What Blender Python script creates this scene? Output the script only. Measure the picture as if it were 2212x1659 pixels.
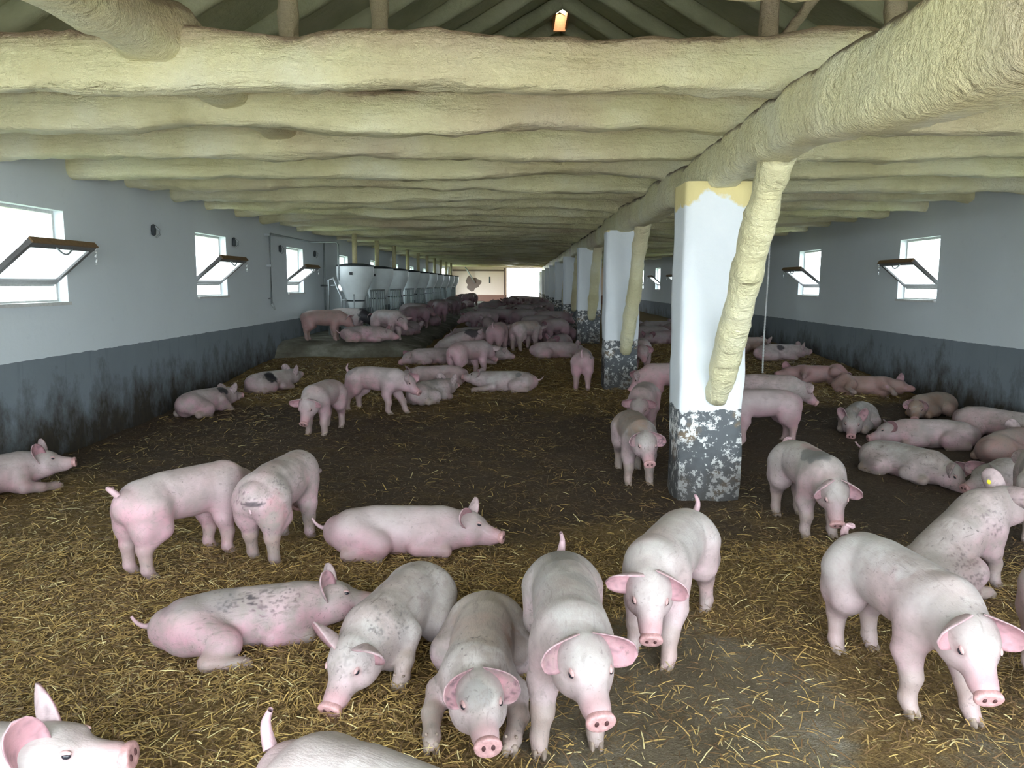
import bpy, math, random
import numpy as np
from mathutils import Vector, Matrix

S = bpy.context.scene
C = S.collection
for o in list(bpy.data.objects):
    bpy.data.objects.remove(o)

# ------------------------------------------------------------------ camera
CAM_H, F_PX, W_PX, H_PX = 1.70, 1720.0, 2212.0, 1659.0
PITCH, YAW, ROLL = math.radians(7.17), math.radians(0.47), 0.005
cd = bpy.data.cameras.new('camera')
cd.sensor_width = 36.0
cd.lens = 36.0 * F_PX / W_PX
cd.clip_start, cd.clip_end = 0.05, 500
cam = bpy.data.objects.new('camera', cd)
C.objects.link(cam)
cam.matrix_world = (Matrix.Translation((0, 0, CAM_H)) @ Matrix.Rotation(YAW, 4, 'Z')
                    @ Matrix.Rotation(math.pi / 2 - PITCH, 4, 'X') @ Matrix.Rotation(ROLL, 4, 'Z'))
S.camera = cam
CAM_R = np.array(cam.matrix_world.to_3x3())

# ------------------------------------------------------------------ daylight
wd = bpy.data.worlds.new('world')
S.world = wd
wd.use_nodes = True
bg = wd.node_tree.nodes['Background']
bg.inputs[0].default_value = (0.82, 0.915, 1.0, 1)
bg.inputs[1].default_value = 9.0

S.view_settings.view_transform = 'Standard'
S.view_settings.look = 'None'
S.view_settings.gamma = 1.0
S.view_settings.use_curve_mapping = False
S.view_settings.exposure = 1.0
S.cycles.max_bounces = 8
S.cycles.diffuse_bounces = 6
S.cycles.glossy_bounces = 3
S.cycles.transmission_bounces = 6
S.cycles.caustics_reflective = False
S.cycles.caustics_refractive = False
S.cycles.sample_clamp_indirect = 6.0

XL, XR = -4.5, 5.8            # inner faces of the long walls
YB, YE = -1.5, 52.0           # inner faces of the end walls
WALL_T = 0.32
Z_JOIST = 2.76                # underside of the joists
WIN_Y = [3.0 + 4.38 * k for k in range(11)]
WIN_HALF, WIN_Z0, WIN_Z1 = 0.58, 1.49, 2.39
BACK_DOOR = (-3.6, 5.0, 0.0, 2.9)
END_DOOR = (-0.8, 1.9, 0.0, 2.72)
SIDE_DOOR = (46.6, 50.6, 0.0, 2.6)     # opening in the left wall near the far end


def portal(name, loc, rot, sx, sy):
    l = bpy.data.lights.new(name, 'AREA')
    l.shape = 'RECTANGLE'
    l.size, l.size_y = sx, sy
    l.cycles.is_portal = True
    o = bpy.data.objects.new(name, l)
    o.location, o.rotation_euler = loc, rot
    C.objects.link(o)


P2 = math.pi / 2
portal('daylight_opening_back', ((BACK_DOOR[0] + BACK_DOOR[1]) / 2, YB - 0.1, 1.45), (P2, 0, 0),
       BACK_DOOR[1] - BACK_DOOR[0], 2.9)
portal('daylight_opening_end', ((END_DOOR[0] + END_DOOR[1]) / 2, YE + 0.1, 1.36), (-P2, 0, 0), 2.7, 2.72)
portal('daylight_opening_side', (XL - 0.2, 48.6, 1.3), (P2, 0, -P2), 4.0, 2.6)
for wy in WIN_Y:
    portal('daylight_window', (XL - 0.25, wy, 1.94), (P2, 0, -P2), 1.16, 0.9)
    portal('daylight_window', (XR + 0.25, wy, 1.94), (P2, 0, P2), 1.16, 0.9)

# ------------------------------------------------------------------ helpers


def hash3(ix, iy, iz, seed):
    n = (ix * 374761393 + iy * 668265263 + iz * 2147483647 + seed * 144269504).astype(np.int64)
    n = (n ^ (n >> 13)) * 1274126177
    n = n & 0x7fffffff
    n = (n ^ (n >> 16)) * 668265263
    return ((n & 0xffff) / 65535.0)


def vnoise(p, seed=0):
    """3-D value noise in 0..1, p (n,3)"""
    p = np.asarray(p, float) + 1000.0
    i = np.floor(p).astype(np.int64)
    f = p - i
    f = f * f * (3 - 2 * f)
    r = 0
    for dx in (0, 1):
        wx = f[:, 0] if dx else 1 - f[:, 0]
        for dy in (0, 1):
            wy = f[:, 1] if dy else 1 - f[:, 1]
            for dz in (0, 1):
                wz = f[:, 2] if dz else 1 - f[:, 2]
                r = r + wx * wy * wz * hash3(i[:, 0] + dx, i[:, 1] + dy, i[:, 2] + dz, seed)
    return r


def fbm(p, octaves=3, seed=0):
    r, a, t = 0, 1.0, 0
    p = np.asarray(p, float)
    for k in range(octaves):
        r = r + a * vnoise(p, seed + 17 * k)
        t += a
        a *= 0.5
        p = p * 2.03
    return r / t


def sstep(a, b, x):
    t = np.clip((np.asarray(x, float) - a) / (b - a), 0, 1)
    return t * t * (3 - 2 * t)


def floor_base(x, y):
    return 0.42 * sstep(8.0, 17.5, y)


def floor_z(x, y):
    x = np.asarray(x, float); y = np.asarray(y, float)
    x, y = np.broadcast_arrays(x, y)
    sh = x.shape
    p = np.stack([x.ravel(), y.ravel(), 0 * x.ravel()], 1)
    n = (fbm(p * 1.3, 2, 3) - 0.5) * 0.07
    return floor_base(x, y) + n.reshape(sh)


def ray(px, py):
    d = np.array([(px - W_PX / 2) / F_PX, -(py - H_PX / 2) / F_PX, -1.0])
    return CAM_R @ d


def on_floor(px, py, h=0.0):
    """world point on the ground (plus height h) seen in the direction of a photo pixel"""
    d = ray(px, py)
    t = (h - CAM_H) / d[2]
    for _ in range(40):
        x, y = d[0] * t, d[1] * t
        t = 0.5 * t + 0.5 * (float(floor_base(x, y)) + h - CAM_H) / d[2]
    return d[0] * t, d[1] * t


def new_mesh(name, verts, faces, mat=None, parent=None, smooth=True):
    me = bpy.data.meshes.new(name)
    me.from_pydata([tuple(map(float, v)) for v in verts], [], [tuple(int(i) for i in f) for f in faces])
    if smooth:
        me.polygons.foreach_set('use_smooth', [True] * len(me.polygons))
    me.update()
    o = bpy.data.objects.new(name, me)
    C.objects.link(o)
    if mat:
        me.materials.append(mat)
    if parent:
        o.parent = parent
    return o


def np_mesh(name, verts, quads, smooth=True):
    """fast mesh from numpy arrays, quads (n,4) or tris (n,3)"""
    me = bpy.data.meshes.new(name)
    verts = np.asarray(verts, np.float32); quads = np.asarray(quads, np.int32)
    k = quads.shape[1]
    me.vertices.add(len(verts)); me.vertices.foreach_set('co', verts.ravel())
    me.loops.add(quads.size); me.loops.foreach_set('vertex_index', quads.ravel())
    me.polygons.add(len(quads))
    me.polygons.foreach_set('loop_start', np.arange(0, quads.size, k, dtype=np.int32))
    if smooth:
        me.polygons.foreach_set('use_smooth', np.ones(len(quads), bool))
    me.update(calc_edges=True)
    me.validate()
    return me


def link(name, me, mat=None, parent=None):
    o = bpy.data.objects.new(name, me)
    C.objects.link(o)
    if mat and not len(me.materials):
        me.materials.append(mat)
    if parent:
        o.parent = parent
    return o


def empty(name, loc=(0, 0, 0), rz=0.0):
    o = bpy.data.objects.new(name, None)
    o.location = loc
    o.rotation_euler = (0, 0, rz)
    o.empty_display_size = 0.1
    C.objects.link(o)
    return o


def tag(o, label=None, cat=None, group=None, kind=None):
    if label: o['label'] = label
    if cat: o['category'] = cat
    if group: o['group'] = group
    if kind: o['kind'] = kind
    return o


class MB:
    """collects boxes, tubes and lathes into ONE mesh"""
    def __init__(s):
        s.v, s.f = [], []

    def box(s, x0, x1, y0, y1, z0, z1):
        b = len(s.v)
        s.v += [(x, y, z) for z in (z0, z1) for y in (y0, y1) for x in (x0, x1)]
        s.f += [tuple(b + i for i in q) for q in
                ((0, 2, 3, 1), (4, 5, 7, 6), (0, 1, 5, 4), (2, 6, 7, 3), (0, 4, 6, 2), (1, 3, 7, 5))]
        return s

    def obox(s, c, ax, ay, az):
        b = len(s.v)
        c, ax, ay, az = (Vector(q) for q in (c, ax, ay, az))
        s.v += [tuple(c + ax * i + ay * j + az * k) for k in (-1, 1) for j in (-1, 1) for i in (-1, 1)]
        s.f += [tuple(b + i for i in q) for q in
                ((0, 2, 3, 1), (4, 5, 7, 6), (0, 1, 5, 4), (2, 6, 7, 3), (0, 4, 6, 2), (1, 3, 7, 5))]
        return s

    def tube(s, pts, r, n=8, cap=True, ref=(0, 0, 1), alt=(0, 1, 0)):
        pts = [Vector(p) for p in pts]
        rs = r if isinstance(r, (list, tuple)) else [r] * len(pts)
        b0 = len(s.v)
        for i, p in enumerate(pts):
            t = (pts[min(i + 1, len(pts) - 1)] - pts[max(i - 1, 0)]).normalized()
            u = t.cross(Vector(ref))
            if u.length < 1e-3:
                u = t.cross(Vector(alt))
            u.normalize()
            w = t.cross(u)
            for k in range(n):
                a = 2 * math.pi * k / n
                s.v.append(tuple(p + (u * math.cos(a) + w * math.sin(a)) * rs[i]))
        for i in range(len(pts) - 1):
            for k in range(n):
                a, b = b0 + i * n + k, b0 + i * n + (k + 1) % n
                s.f.append((a, b, b + n, a + n))
        if cap:
            s.f.append(tuple(b0 + k for k in range(n))[::-1])
            s.f.append(tuple(b0 + (len(pts) - 1) * n + k for k in range(n)))
        return s

    def lathe(s, prof, c=(0, 0, 0), n=20, close=False):
        b0 = len(s.v)
        for r, z in prof:
            for k in range(n):
                a = 2 * math.pi * k / n
                s.v.append((c[0] + r * math.cos(a), c[1] + r * math.sin(a), c[2] + z))
        for i in range(len(prof) - 1):
            for k in range(n):
                a, b = b0 + i * n + k, b0 + i * n + (k + 1) % n
                s.f.append((a, b, b + n, a + n))
        if close:
            s.f.append(tuple(b0 + k for k in range(n))[::-1])
            s.f.append(tuple(b0 + (len(prof) - 1) * n + k for k in range(n)))
        return s

    def build(s, name, mat=None, parent=None, smooth=False):
        return new_mesh(name, s.v, s.f, mat, parent, smooth)


# ------------------------------------------------------------------ materials


class NT:
    def __init__(s, name):
        s.m = bpy.data.materials.new(name)
        s.m.use_nodes = True
        s.t = s.m.node_tree
        s.b = s.t.nodes['Principled BSDF']
        s.b.inputs['Roughness'].default_value = 0.8
        s.b.inputs['Specular IOR Level'].default_value = 0.3

    def n(s, typ, **kw):
        x = s.t.nodes.new(typ)
        for k, v in kw.items():
            setattr(x, k, v)
        return x

    def l(s, a, b):
        s.t.links.new(a, b)

    def pos(s):
        return s.n('ShaderNodeTexCoord').outputs['Object']

    def noise(s, scale, detail=4, rough=0.55, vec=None, stretch=None, dist=0.0):
        v = vec or s.pos()
        if stretch:
            mp = s.n('ShaderNodeMapping')
            mp.inputs['Scale'].default_value = stretch
            s.l(v, mp.inputs['Vector'])
            v = mp.outputs[0]
        x = s.n('ShaderNodeTexNoise')
        x.inputs['Scale'].default_value = scale
        x.inputs['Detail'].default_value = detail
        x.inputs['Roughness'].default_value = rough
        x.inputs['Distortion'].default_value = dist
        s.l(v, x.inputs['Vector'])
        return x.outputs['Fac']

    def ramp(s, fac, stops):
        r = s.n('ShaderNodeValToRGB')
        e = r.color_ramp.elements
        while len(e) < len(stops):
            e.new(0.5)
        for k, (p, c) in enumerate(stops):
            e[k].position = p
            c = c if isinstance(c, (tuple, list)) else (c, c, c)
            e[k].color = (c[0], c[1], c[2], 1)
        s.l(fac, r.inputs[0])
        return r.outputs[0]

    def mix(s, fac, a, b, mode='MIX'):
        x = s.n('ShaderNodeMix', data_type='RGBA', blend_type=mode)
        for sock, v in ((x.inputs[0], fac), (x.inputs[6], a), (x.inputs[7], b)):
            if isinstance(v, (int, float)):
                sock.default_value = v
            elif isinstance(v, (tuple, list)):
                sock.default_value = (v[0], v[1], v[2], 1)
            else:
                s.l(v, sock)
        return x.outputs[2]

    def math(s, op, a, b=0.0):
        x = s.n('ShaderNodeMath', operation=op)
        for k, v in enumerate((a, b)):
            if isinstance(v, (int, float)):
                x.inputs[k].default_value = v
            else:
                s.l(v, x.inputs[k])
        return x.outputs[0]

    def xyz(s, vec=None):
        x = s.n('ShaderNodeSeparateXYZ')
        s.l(vec or s.pos(), x.inputs[0])
        return x.outputs

    def color(s, c):
        if isinstance(c, (tuple, list)):
            s.b.inputs['Base Color'].default_value = (c[0], c[1], c[2], 1)
        else:
            s.l(c, s.b.inputs['Base Color'])

    def bump(s, h, strength=0.4, dist=0.02):
        x = s.n('ShaderNodeBump')
        x.inputs['Strength'].default_value = strength
        x.inputs['Distance'].default_value = dist
        s.l(h, x.inputs['Height'])
        s.l(x.outputs[0], s.b.inputs['Normal'])

    def set(s, **kw):
        for k, v in kw.items():
            s.b.inputs[k.replace('_', ' ')].default_value = v
        return s


def plain(name, c, rough=0.6, metal=0.0, var=0.12, scale=30):
    t = NT(name)
    f = t.noise(scale, 3)
    lo = tuple(q * (1 - var) for q in c); hi = tuple(min(1, q * (1 + var)) for q in c)
    t.color(t.ramp(f, [(0.3, lo), (0.7, hi)]))
    t.set(Roughness=rough, Metallic=metal)
    return t.m


def mat_wall(name, upper, dado, dado_h=0.98, stain=True):
    t = NT(name)
    p = t.pos()
    x, y, z = t.xyz(p)
    n1 = t.noise(1.1, 5, 0.6, p)
    n2 = t.noise(9, 4, 0.6, p)
    up = t.mix(n1, tuple(q * 0.90 for q in upper), upper)
    up = t.mix(t.ramp(n2, [(0.62, 0.0), (0.85, 0.35)]), up, tuple(q * 0.72 for q in upper))
    # wavering edge of the painted dado
    edge = t.math('ADD', t.math('MULTIPLY', t.noise(6, 3, 0.5, p), 0.03), dado_h - 0.015)
    below = t.math('LESS_THAN', z, edge)
    dd = t.mix(n1, tuple(q * 0.75 for q in dado), tuple(q * 1.15 for q in dado))
    # manure stains that climb from the bedding in ragged tongues
    tong = t.noise(2.0, 6, 0.72, p, stretch=(1.0, 1.2, 0.8))
    lim = t.math('MULTIPLY', t.math('SUBTRACT', tong, 0.26), 2.0)
    st = t.math('SUBTRACT', lim, z)
    stf = t.ramp(t.math('ADD', t.math('MULTIPLY', st, 0.9), 0.5), [(0.28, 0.0), (0.82, 0.95)])
    brown = t.mix(t.noise(14, 3, 0.5, p), (0.018, 0.015, 0.012), (0.06, 0.045, 0.026))
    if stain:
        dd = t.mix(stf, dd, brown)
    drips = t.noise(5, 4, 0.6, p, stretch=(2.2, 2.2, 0.25))
    dd = t.mix(t.ramp(drips, [(0.58, 0.0), (0.75, 0.4)]), dd, tuple(q * 0.5 for q in dado))
    t.color(t.mix(below, up, dd))
    t.bump(t.math('ADD', n2, t.math('MULTIPLY', below, -0.15)), 0.25, 0.015)
    t.set(Roughness=0.85)
    return t.m


def mat_foam():
    t = NT('sprayed_foam')
    p = t.pos()
    n1 = t.noise(1.6, 4, 0.6, p)
    n2 = t.noise(26, 5, 0.7, p, dist=0.8)
    n3 = t.noise(70, 3, 0.6, p)
    c = t.ramp(n1, [(0.25, (0.66, 0.60, 0.33)), (0.5, (0.82, 0.77, 0.48)), (0.75, (0.88, 0.86, 0.64))])
    c = t.mix(t.ramp(t.noise(0.55, 3, 0.5, p), [(0.52, 0.0), (0.68, 0.55)]), c, (0.60, 0.46, 0.33))
    g = t.n('ShaderNodeNewGeometry')
    nz = t.xyz(g.outputs['Normal'])[2]
    dust = t.math('ADD', nz, t.math('MULTIPLY', t.math('SUBTRACT', n2, 0.5), 0.9))
    c = t.mix(t.ramp(dust, [(0.35, 0.0), (0.62, 0.9)]), c, (0.16, 0.10, 0.062))
    c = t.mix(t.ramp(n3, [(0.68, 0.0), (0.80, 0.35)]), c, (0.30, 0.22, 0.14))
    # tan film of dust on the upper part of the joists
    zz = t.xyz(p)[2]
    film = t.math('ADD', t.math('SUBTRACT', zz, 2.93), t.math('MULTIPLY', t.math('SUBTRACT', t.noise(1.7, 4, 0.6, p), 0.5), 0.30))
    c = t.mix(t.ramp(film, [(0.0, 0.0), (0.10, 0.55)]), c, (0.58, 0.42, 0.31))
    t.color(c)
    flow = t.noise(5.0, 5, 0.65, p, stretch=(0.35, 2.2, 2.2), dist=0.5)
    lump = t.noise(15, 4, 0.6, p, dist=0.6)
    t.bump(t.math('ADD', t.math('ADD', t.math('MULTIPLY', n2, 0.7), t.math('MULTIPLY', n3, 0.25)), t.math('ADD', t.math('MULTIPLY', flow, 1.6), t.math('MULTIPLY', lump, 0.8))), 0.75, 0.045)
    t.set(Roughness=0.42)
    t.b.inputs['Specular IOR Level'].default_value = 0.4
    return t.m


def mat_roof():
    t = NT('roof_foam')
    p = t.pos()
    n1 = t.noise(1.2, 4, 0.6, p)
    c = t.ramp(n1, [(0.3, (0.34, 0.35, 0.22)), (0.7, (0.50, 0.49, 0.33))])
    t.color(c)
    t.bump(t.noise(12, 4, 0.6, p), 0.5, 0.03)
    return t.m


def mat_column():
    t = NT('column_paint')
    p = t.pos()
    x, y, z = t.xyz(p)
    n1 = t.noise(3, 5, 0.6, p)
    n2 = t.noise(24, 4, 0.65, p)
    up = t.mix(n1, (0.70, 0.76, 0.80), (0.82, 0.85, 0.87))
    up = t.mix(t.ramp(n2, [(0.7, 0.0), (0.85, 0.5)]), up, (0.45, 0.47, 0.47))
    # overspray of yellow foam at the head of the column
    top = t.math('ADD', t.math('SUBTRACT', z, 2.33), t.math('MULTIPLY', t.math('SUBTRACT', t.noise(5, 4, 0.6, p), 0.5), 0.35))
    up = t.mix(t.ramp(top, [(0.48, 0.0), (0.53, 0.9)]), up, (0.75, 0.63, 0.26)) if False else \
        t.mix(t.ramp(top, [(0.0, 0.0), (0.03, 0.9)]), up, (0.75, 0.63, 0.26))
    dk = t.mix(n1, (0.085, 0.095, 0.10), (0.14, 0.15, 0.16))
    # paint that has flaked off: white lime specks, brown plaster
    fl = t.math('ADD', t.noise(19, 6, 0.75, p), t.math('MULTIPLY', t.noise(3.3, 2, 0.5, p), 0.35))
    dk = t.mix(t.ramp(t.noise(3.6, 3, 0.5, p), [(0.56, 0.0), (0.62, 0.85)]), dk, (0.20, 0.15, 0.10))
    dk = t.mix(t.ramp(fl, [(0.70, 0.0), (0.735, 0.95)]), dk, (0.72, 0.72, 0.70))
    edge = t.math('ADD', 0.72, t.math('MULTIPLY', t.math('SUBTRACT', t.noise(9, 4, 0.7, p), 0.5), 0.10))
    below = t.math('LESS_THAN', z, edge)
    dirt = t.math('SUBTRACT', t.math('MULTIPLY', t.noise(4, 4, 0.6, p), 0.9), z)
    dk = t.mix(t.ramp(dirt, [(0.0, 0.0), (0.35, 0.7)]), dk, (0.05, 0.042, 0.035))
    t.color(t.mix(below, up, dk))
    t.bump(t.math('ADD', n2, t.math('MULTIPLY', fl, 0.6)), 0.35, 0.012)
    t.set(Roughness=0.8)
    return t.m


def mat_floor():
    t = NT('bedding')
    p = t.pos()
    x, y, z = t.xyz(p)
    att = t.n('ShaderNodeAttribute', attribute_name='zone')
    zr, zg, zb = t.xyz(att.outputs['Vector'])
    f1 = t.noise(2.2, 5, 0.65, p)
    f2 = t.noise(38, 5, 0.7, p, dist=1.5)
    f3 = t.noise(120, 3, 0.6, p)
    gold = t.ramp(f2, [(0.28, (0.06, 0.036, 0.013)), (0.5, (0.225, 0.142, 0.05)), (0.72, (0.44, 0.305, 0.115))])
    dark = t.ramp(f2, [(0.3, (0.034, 0.022, 0.014)), (0.55, (0.105, 0.070, 0.044)), (0.75, (0.20, 0.145, 0.088))])
    conc = t.ramp(t.math('ADD', t.math('MULTIPLY', f1, 0.6), t.math('MULTIPLY', f2, 0.4)),
                  [(0.3, (0.12, 0.092, 0.052)), (0.52, (0.21, 0.17, 0.11)), (0.7, (0.36, 0.33, 0.27))])
    mixg = t.math('ADD', zr, t.math('MULTIPLY', t.math('SUBTRACT', f1, 0.5), 0.9))
    c = t.mix(t.ramp(mixg, [(0.25, 0.0), (0.75, 1.0)]), dark, gold)
    mc = t.math('ADD', zg, t.math('MULTIPLY', t.math('SUBTRACT', t.noise(3.1, 5, 0.65, p), 0.5), 1.1))
    c = t.mix(t.ramp(mc, [(0.45, 0.0), (0.62, 1.0)]), c, conc)
    t.color(c)
    t.bump(t.math('ADD', f2, t.math('MULTIPLY', f3, 0.5)), 0.9, 0.03)
    t.set(Roughness=0.85)
    return t.m


def mat_straw():
    t = NT('straw')
    att = t.n('ShaderNodeAttribute', attribute_name='tint')
    t.color(att.outputs['Color'])
    t.set(Roughness=0.5)
    t.b.inputs['Specular IOR Level'].default_value = 0.5
    return t.m


def mat_concrete():
    t = NT('platform_concrete')
    p = t.pos()
    n1 = t.noise(1.6, 5, 0.65, p)
    n2 = t.noise(20, 5, 0.6, p)
    lines = t.noise(6, 2, 0.5, p, stretch=(0.15, 0.4, 4.0))
    c = t.ramp(n1, [(0.3, (0.075, 0.065, 0.045)), (0.5, (0.15, 0.14, 0.105)), (0.68, (0.30, 0.30, 0.25))])
    c = t.mix(t.ramp(lines, [(0.6, 0.0), (0.72, 0.5)]), c, (0.06, 0.05, 0.035))
    t.color(c)
    t.bump(t.math('ADD', n2, lines), 0.4, 0.02)
    return t.m


def mat_glass():
    t = NT('window_glass')
    tr = t.n('ShaderNodeBsdfTransparent')
    tr.inputs[0].default_value = (0.80, 0.83, 0.84, 1)
    dust = t.n('ShaderNodeBsdfTranslucent')
    dust.inputs[0].default_value = (0.80, 0.80, 0.78, 1)
    gl = t.n('ShaderNodeBsdfGlossy')
    gl.inputs['Roughness'].default_value = 0.08
    m1 = t.n('ShaderNodeMixShader'); m1.inputs[0].default_value = 0.40
    t.l(tr.outputs[0], m1.inputs[1]); t.l(dust.outputs[0], m1.inputs[2])
    mx = t.n('ShaderNodeMixShader')
    mx.inputs[0].default_value = 0.06
    t.l(m1.outputs[0], mx.inputs[1]); t.l(gl.outputs[0], mx.inputs[2])
    t.l(mx.outputs[0], t.t.nodes['Material Output'].inputs['Surface'])
    return t.m


M = dict(
    wall=mat_wall('wall_paint', (0.72, 0.78, 0.81), (0.21, 0.245, 0.275)),
    endwall=mat_wall('end_wall_paint', (0.90, 0.76, 0.66), (0.27, 0.15, 0.115), stain=False),
    foam=mat_foam(), roof=mat_roof(), column=mat_column(), floor=mat_floor(), straw=mat_straw(),
    concrete=mat_concrete(), glass=mat_glass(),
    frame=plain('window_frame', (0.16, 0.155, 0.15), 0.5, 0.2),
    frame_white=plain('white_window_frame', (0.55, 0.55, 0.53), 0.5),
    wood=plain('brown_wood', (0.22, 0.14, 0.07), 0.7),
    galv=plain('galvanised_steel', (0.45, 0.49, 0.50), 0.42, 0.55, 0.2, 9),
    pipe=plain('pipe_steel', (0.30, 0.34, 0.34), 0.5, 0.4),
    hopper=plain('hopper_plastic', (0.74, 0.80, 0.80), 0.38, 0.0, 0.07, 4),
    lid=plain('dark_lid', (0.05, 0.06, 0.065), 0.5),
    tube=plain('feed_tube', (0.58, 0.52, 0.30), 0.45),
    orange_wood=plain('orange_wood', (0.55, 0.24, 0.09), 0.7),
    rope=plain('rope', (0.55, 0.56, 0.55), 0.7),
    plaster=plain('bare_plaster', (0.20, 0.15, 0.13), 0.9),
    yellow=plain('tag_yellow', (0.85, 0.75, 0.05), 0.4),
    dark_ground=plain('unseen_dark_ground', (0.12, 0.15, 0.06), 0.95, 0, 0.4, 3),
    ground=plain('yard_ground', (0.55, 0.53, 0.48), 0.9, 0, 0.2, 2),
)

# ------------------------------------------------------------------ setting: shell


def struct(o):
    o['kind'] = 'structure'
    return o


def long_wall(name, x_in, sgn, extra=None):
    """wall with a row of window openings; sgn -1: wall lies on the left of x_in"""
    b = MB()
    x0, x1 = sorted((x_in, x_in + sgn * WALL_T))
    ya, yb = YB - WALL_T, YE + WALL_T
    ztop = 3.25
    ops = [(wy - WIN_HALF, wy + WIN_HALF, WIN_Z0, WIN_Z1) for wy in WIN_Y]
    if extra:
        ops = [q for q in ops if q[1] < extra[0] - 0.1 or q[0] > extra[1] + 0.1] + [extra]
    ops.sort()
    cur = ya
    for a, c, z0, z1 in ops:
        b.box(x0, x1, cur, a, -0.6, ztop)
        if z0 > 0.05:
            b.box(x0, x1, a, c, -0.6, z0)
        b.box(x0, x1, a, c, z1, ztop)
        cur = c
    b.box(x0, x1, cur, yb, -0.6, ztop)
    return struct(b.build(name, M['wall']))


wall_left = long_wall('wall_left', XL, -1, SIDE_DOOR)
wall_right = long_wall('wall_right', XR, 1)


def end_wall(name, y_in, sgn, door, mat):
    b = MB()
    y0, y1 = sorted((y_in, y_in + sgn * WALL_T))
    b.box(XL, door[0], y0, y1, -0.6, 3.25)
    b.box(door[1], XR, y0, y1, -0.6, 3.25)
    b.box(door[0], door[1], y0, y1, door[3], 3.25)
    # gable
    i = len(b.v)
    b.v += [(XL, y, 3.25) for y in (y0, y1)] + [(XR, y, 3.25) for y in (y0, y1)] + [(0.65, y, 6.3) for y in (y0, y1)]
    b.f += [(i, i + 2, i + 4), (i + 1, i + 5, i + 3)]
    return struct(b.build(name, mat))


end_wall('wall_back', YB, -1, BACK_DOOR, M['wall'])
end_wall('wall_far', YE, 1, END_DOOR, M['endwall'])

struct(MB().box(-60, 60, -60, YB - 0.4, -0.75, -0.06).build('ground_yard', M['ground']))
struct(MB().box(-60, 60, YE + 0.4, 120, -0.75, -0.06).build('ground_yard_far', M['ground']))
struct(MB().box(-60, 60, YB - 0.4, YE + 0.4, -0.75, -0.62).build('ground_unseen_dark', M['dark_ground']))  # unseen ground beside the barn, made dark to cut bounce onto the ceiling

# roof slopes with foam covered rafters
RX, RZ, EZ = 0.65, 6.2, 3.12
roof = MB()
VENT = (13.2, 13.95)           # a gap at the ridge that lets daylight in
for xe in (XL - 0.4, XR + 0.4):
    for (y0, y1, off) in ((YB - 0.5, VENT[0], 0.0), (VENT[0], VENT[1], 0.09), (VENT[1], YE + 0.5, 0.0)):
        dx, dz = xe - RX, EZ - 0.24 - RZ
        L = math.hypot(dx, dz)
        nrm = Vector((-dz, 0, dx)) / L
        if nrm.z < 0: nrm = -nrm
        xa = RX + math.copysign(off, dx); za = RZ + dz * off / abs(dx)
        i = len(roof.v)
        for y in (y0, y1):
            for (px_, pz_) in ((xa, za), (xe, EZ - 0.24)):
                roof.v += [(px_, y, pz_), (px_ + nrm.x * 0.12, y, pz_ + nrm.z * 0.12)]
        roof.f += [(i, i + 2, i + 6, i + 4), (i + 1, i + 5, i + 7, i + 3), (i, i + 4, i + 5, i + 1),
                   (i + 2, i + 3, i + 7, i + 6), (i, i + 1, i + 3, i + 2), (i + 4, i + 6, i + 7, i + 5)]
roof = struct(roof.build('ceiling_roof_slope', M['roof']))


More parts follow.
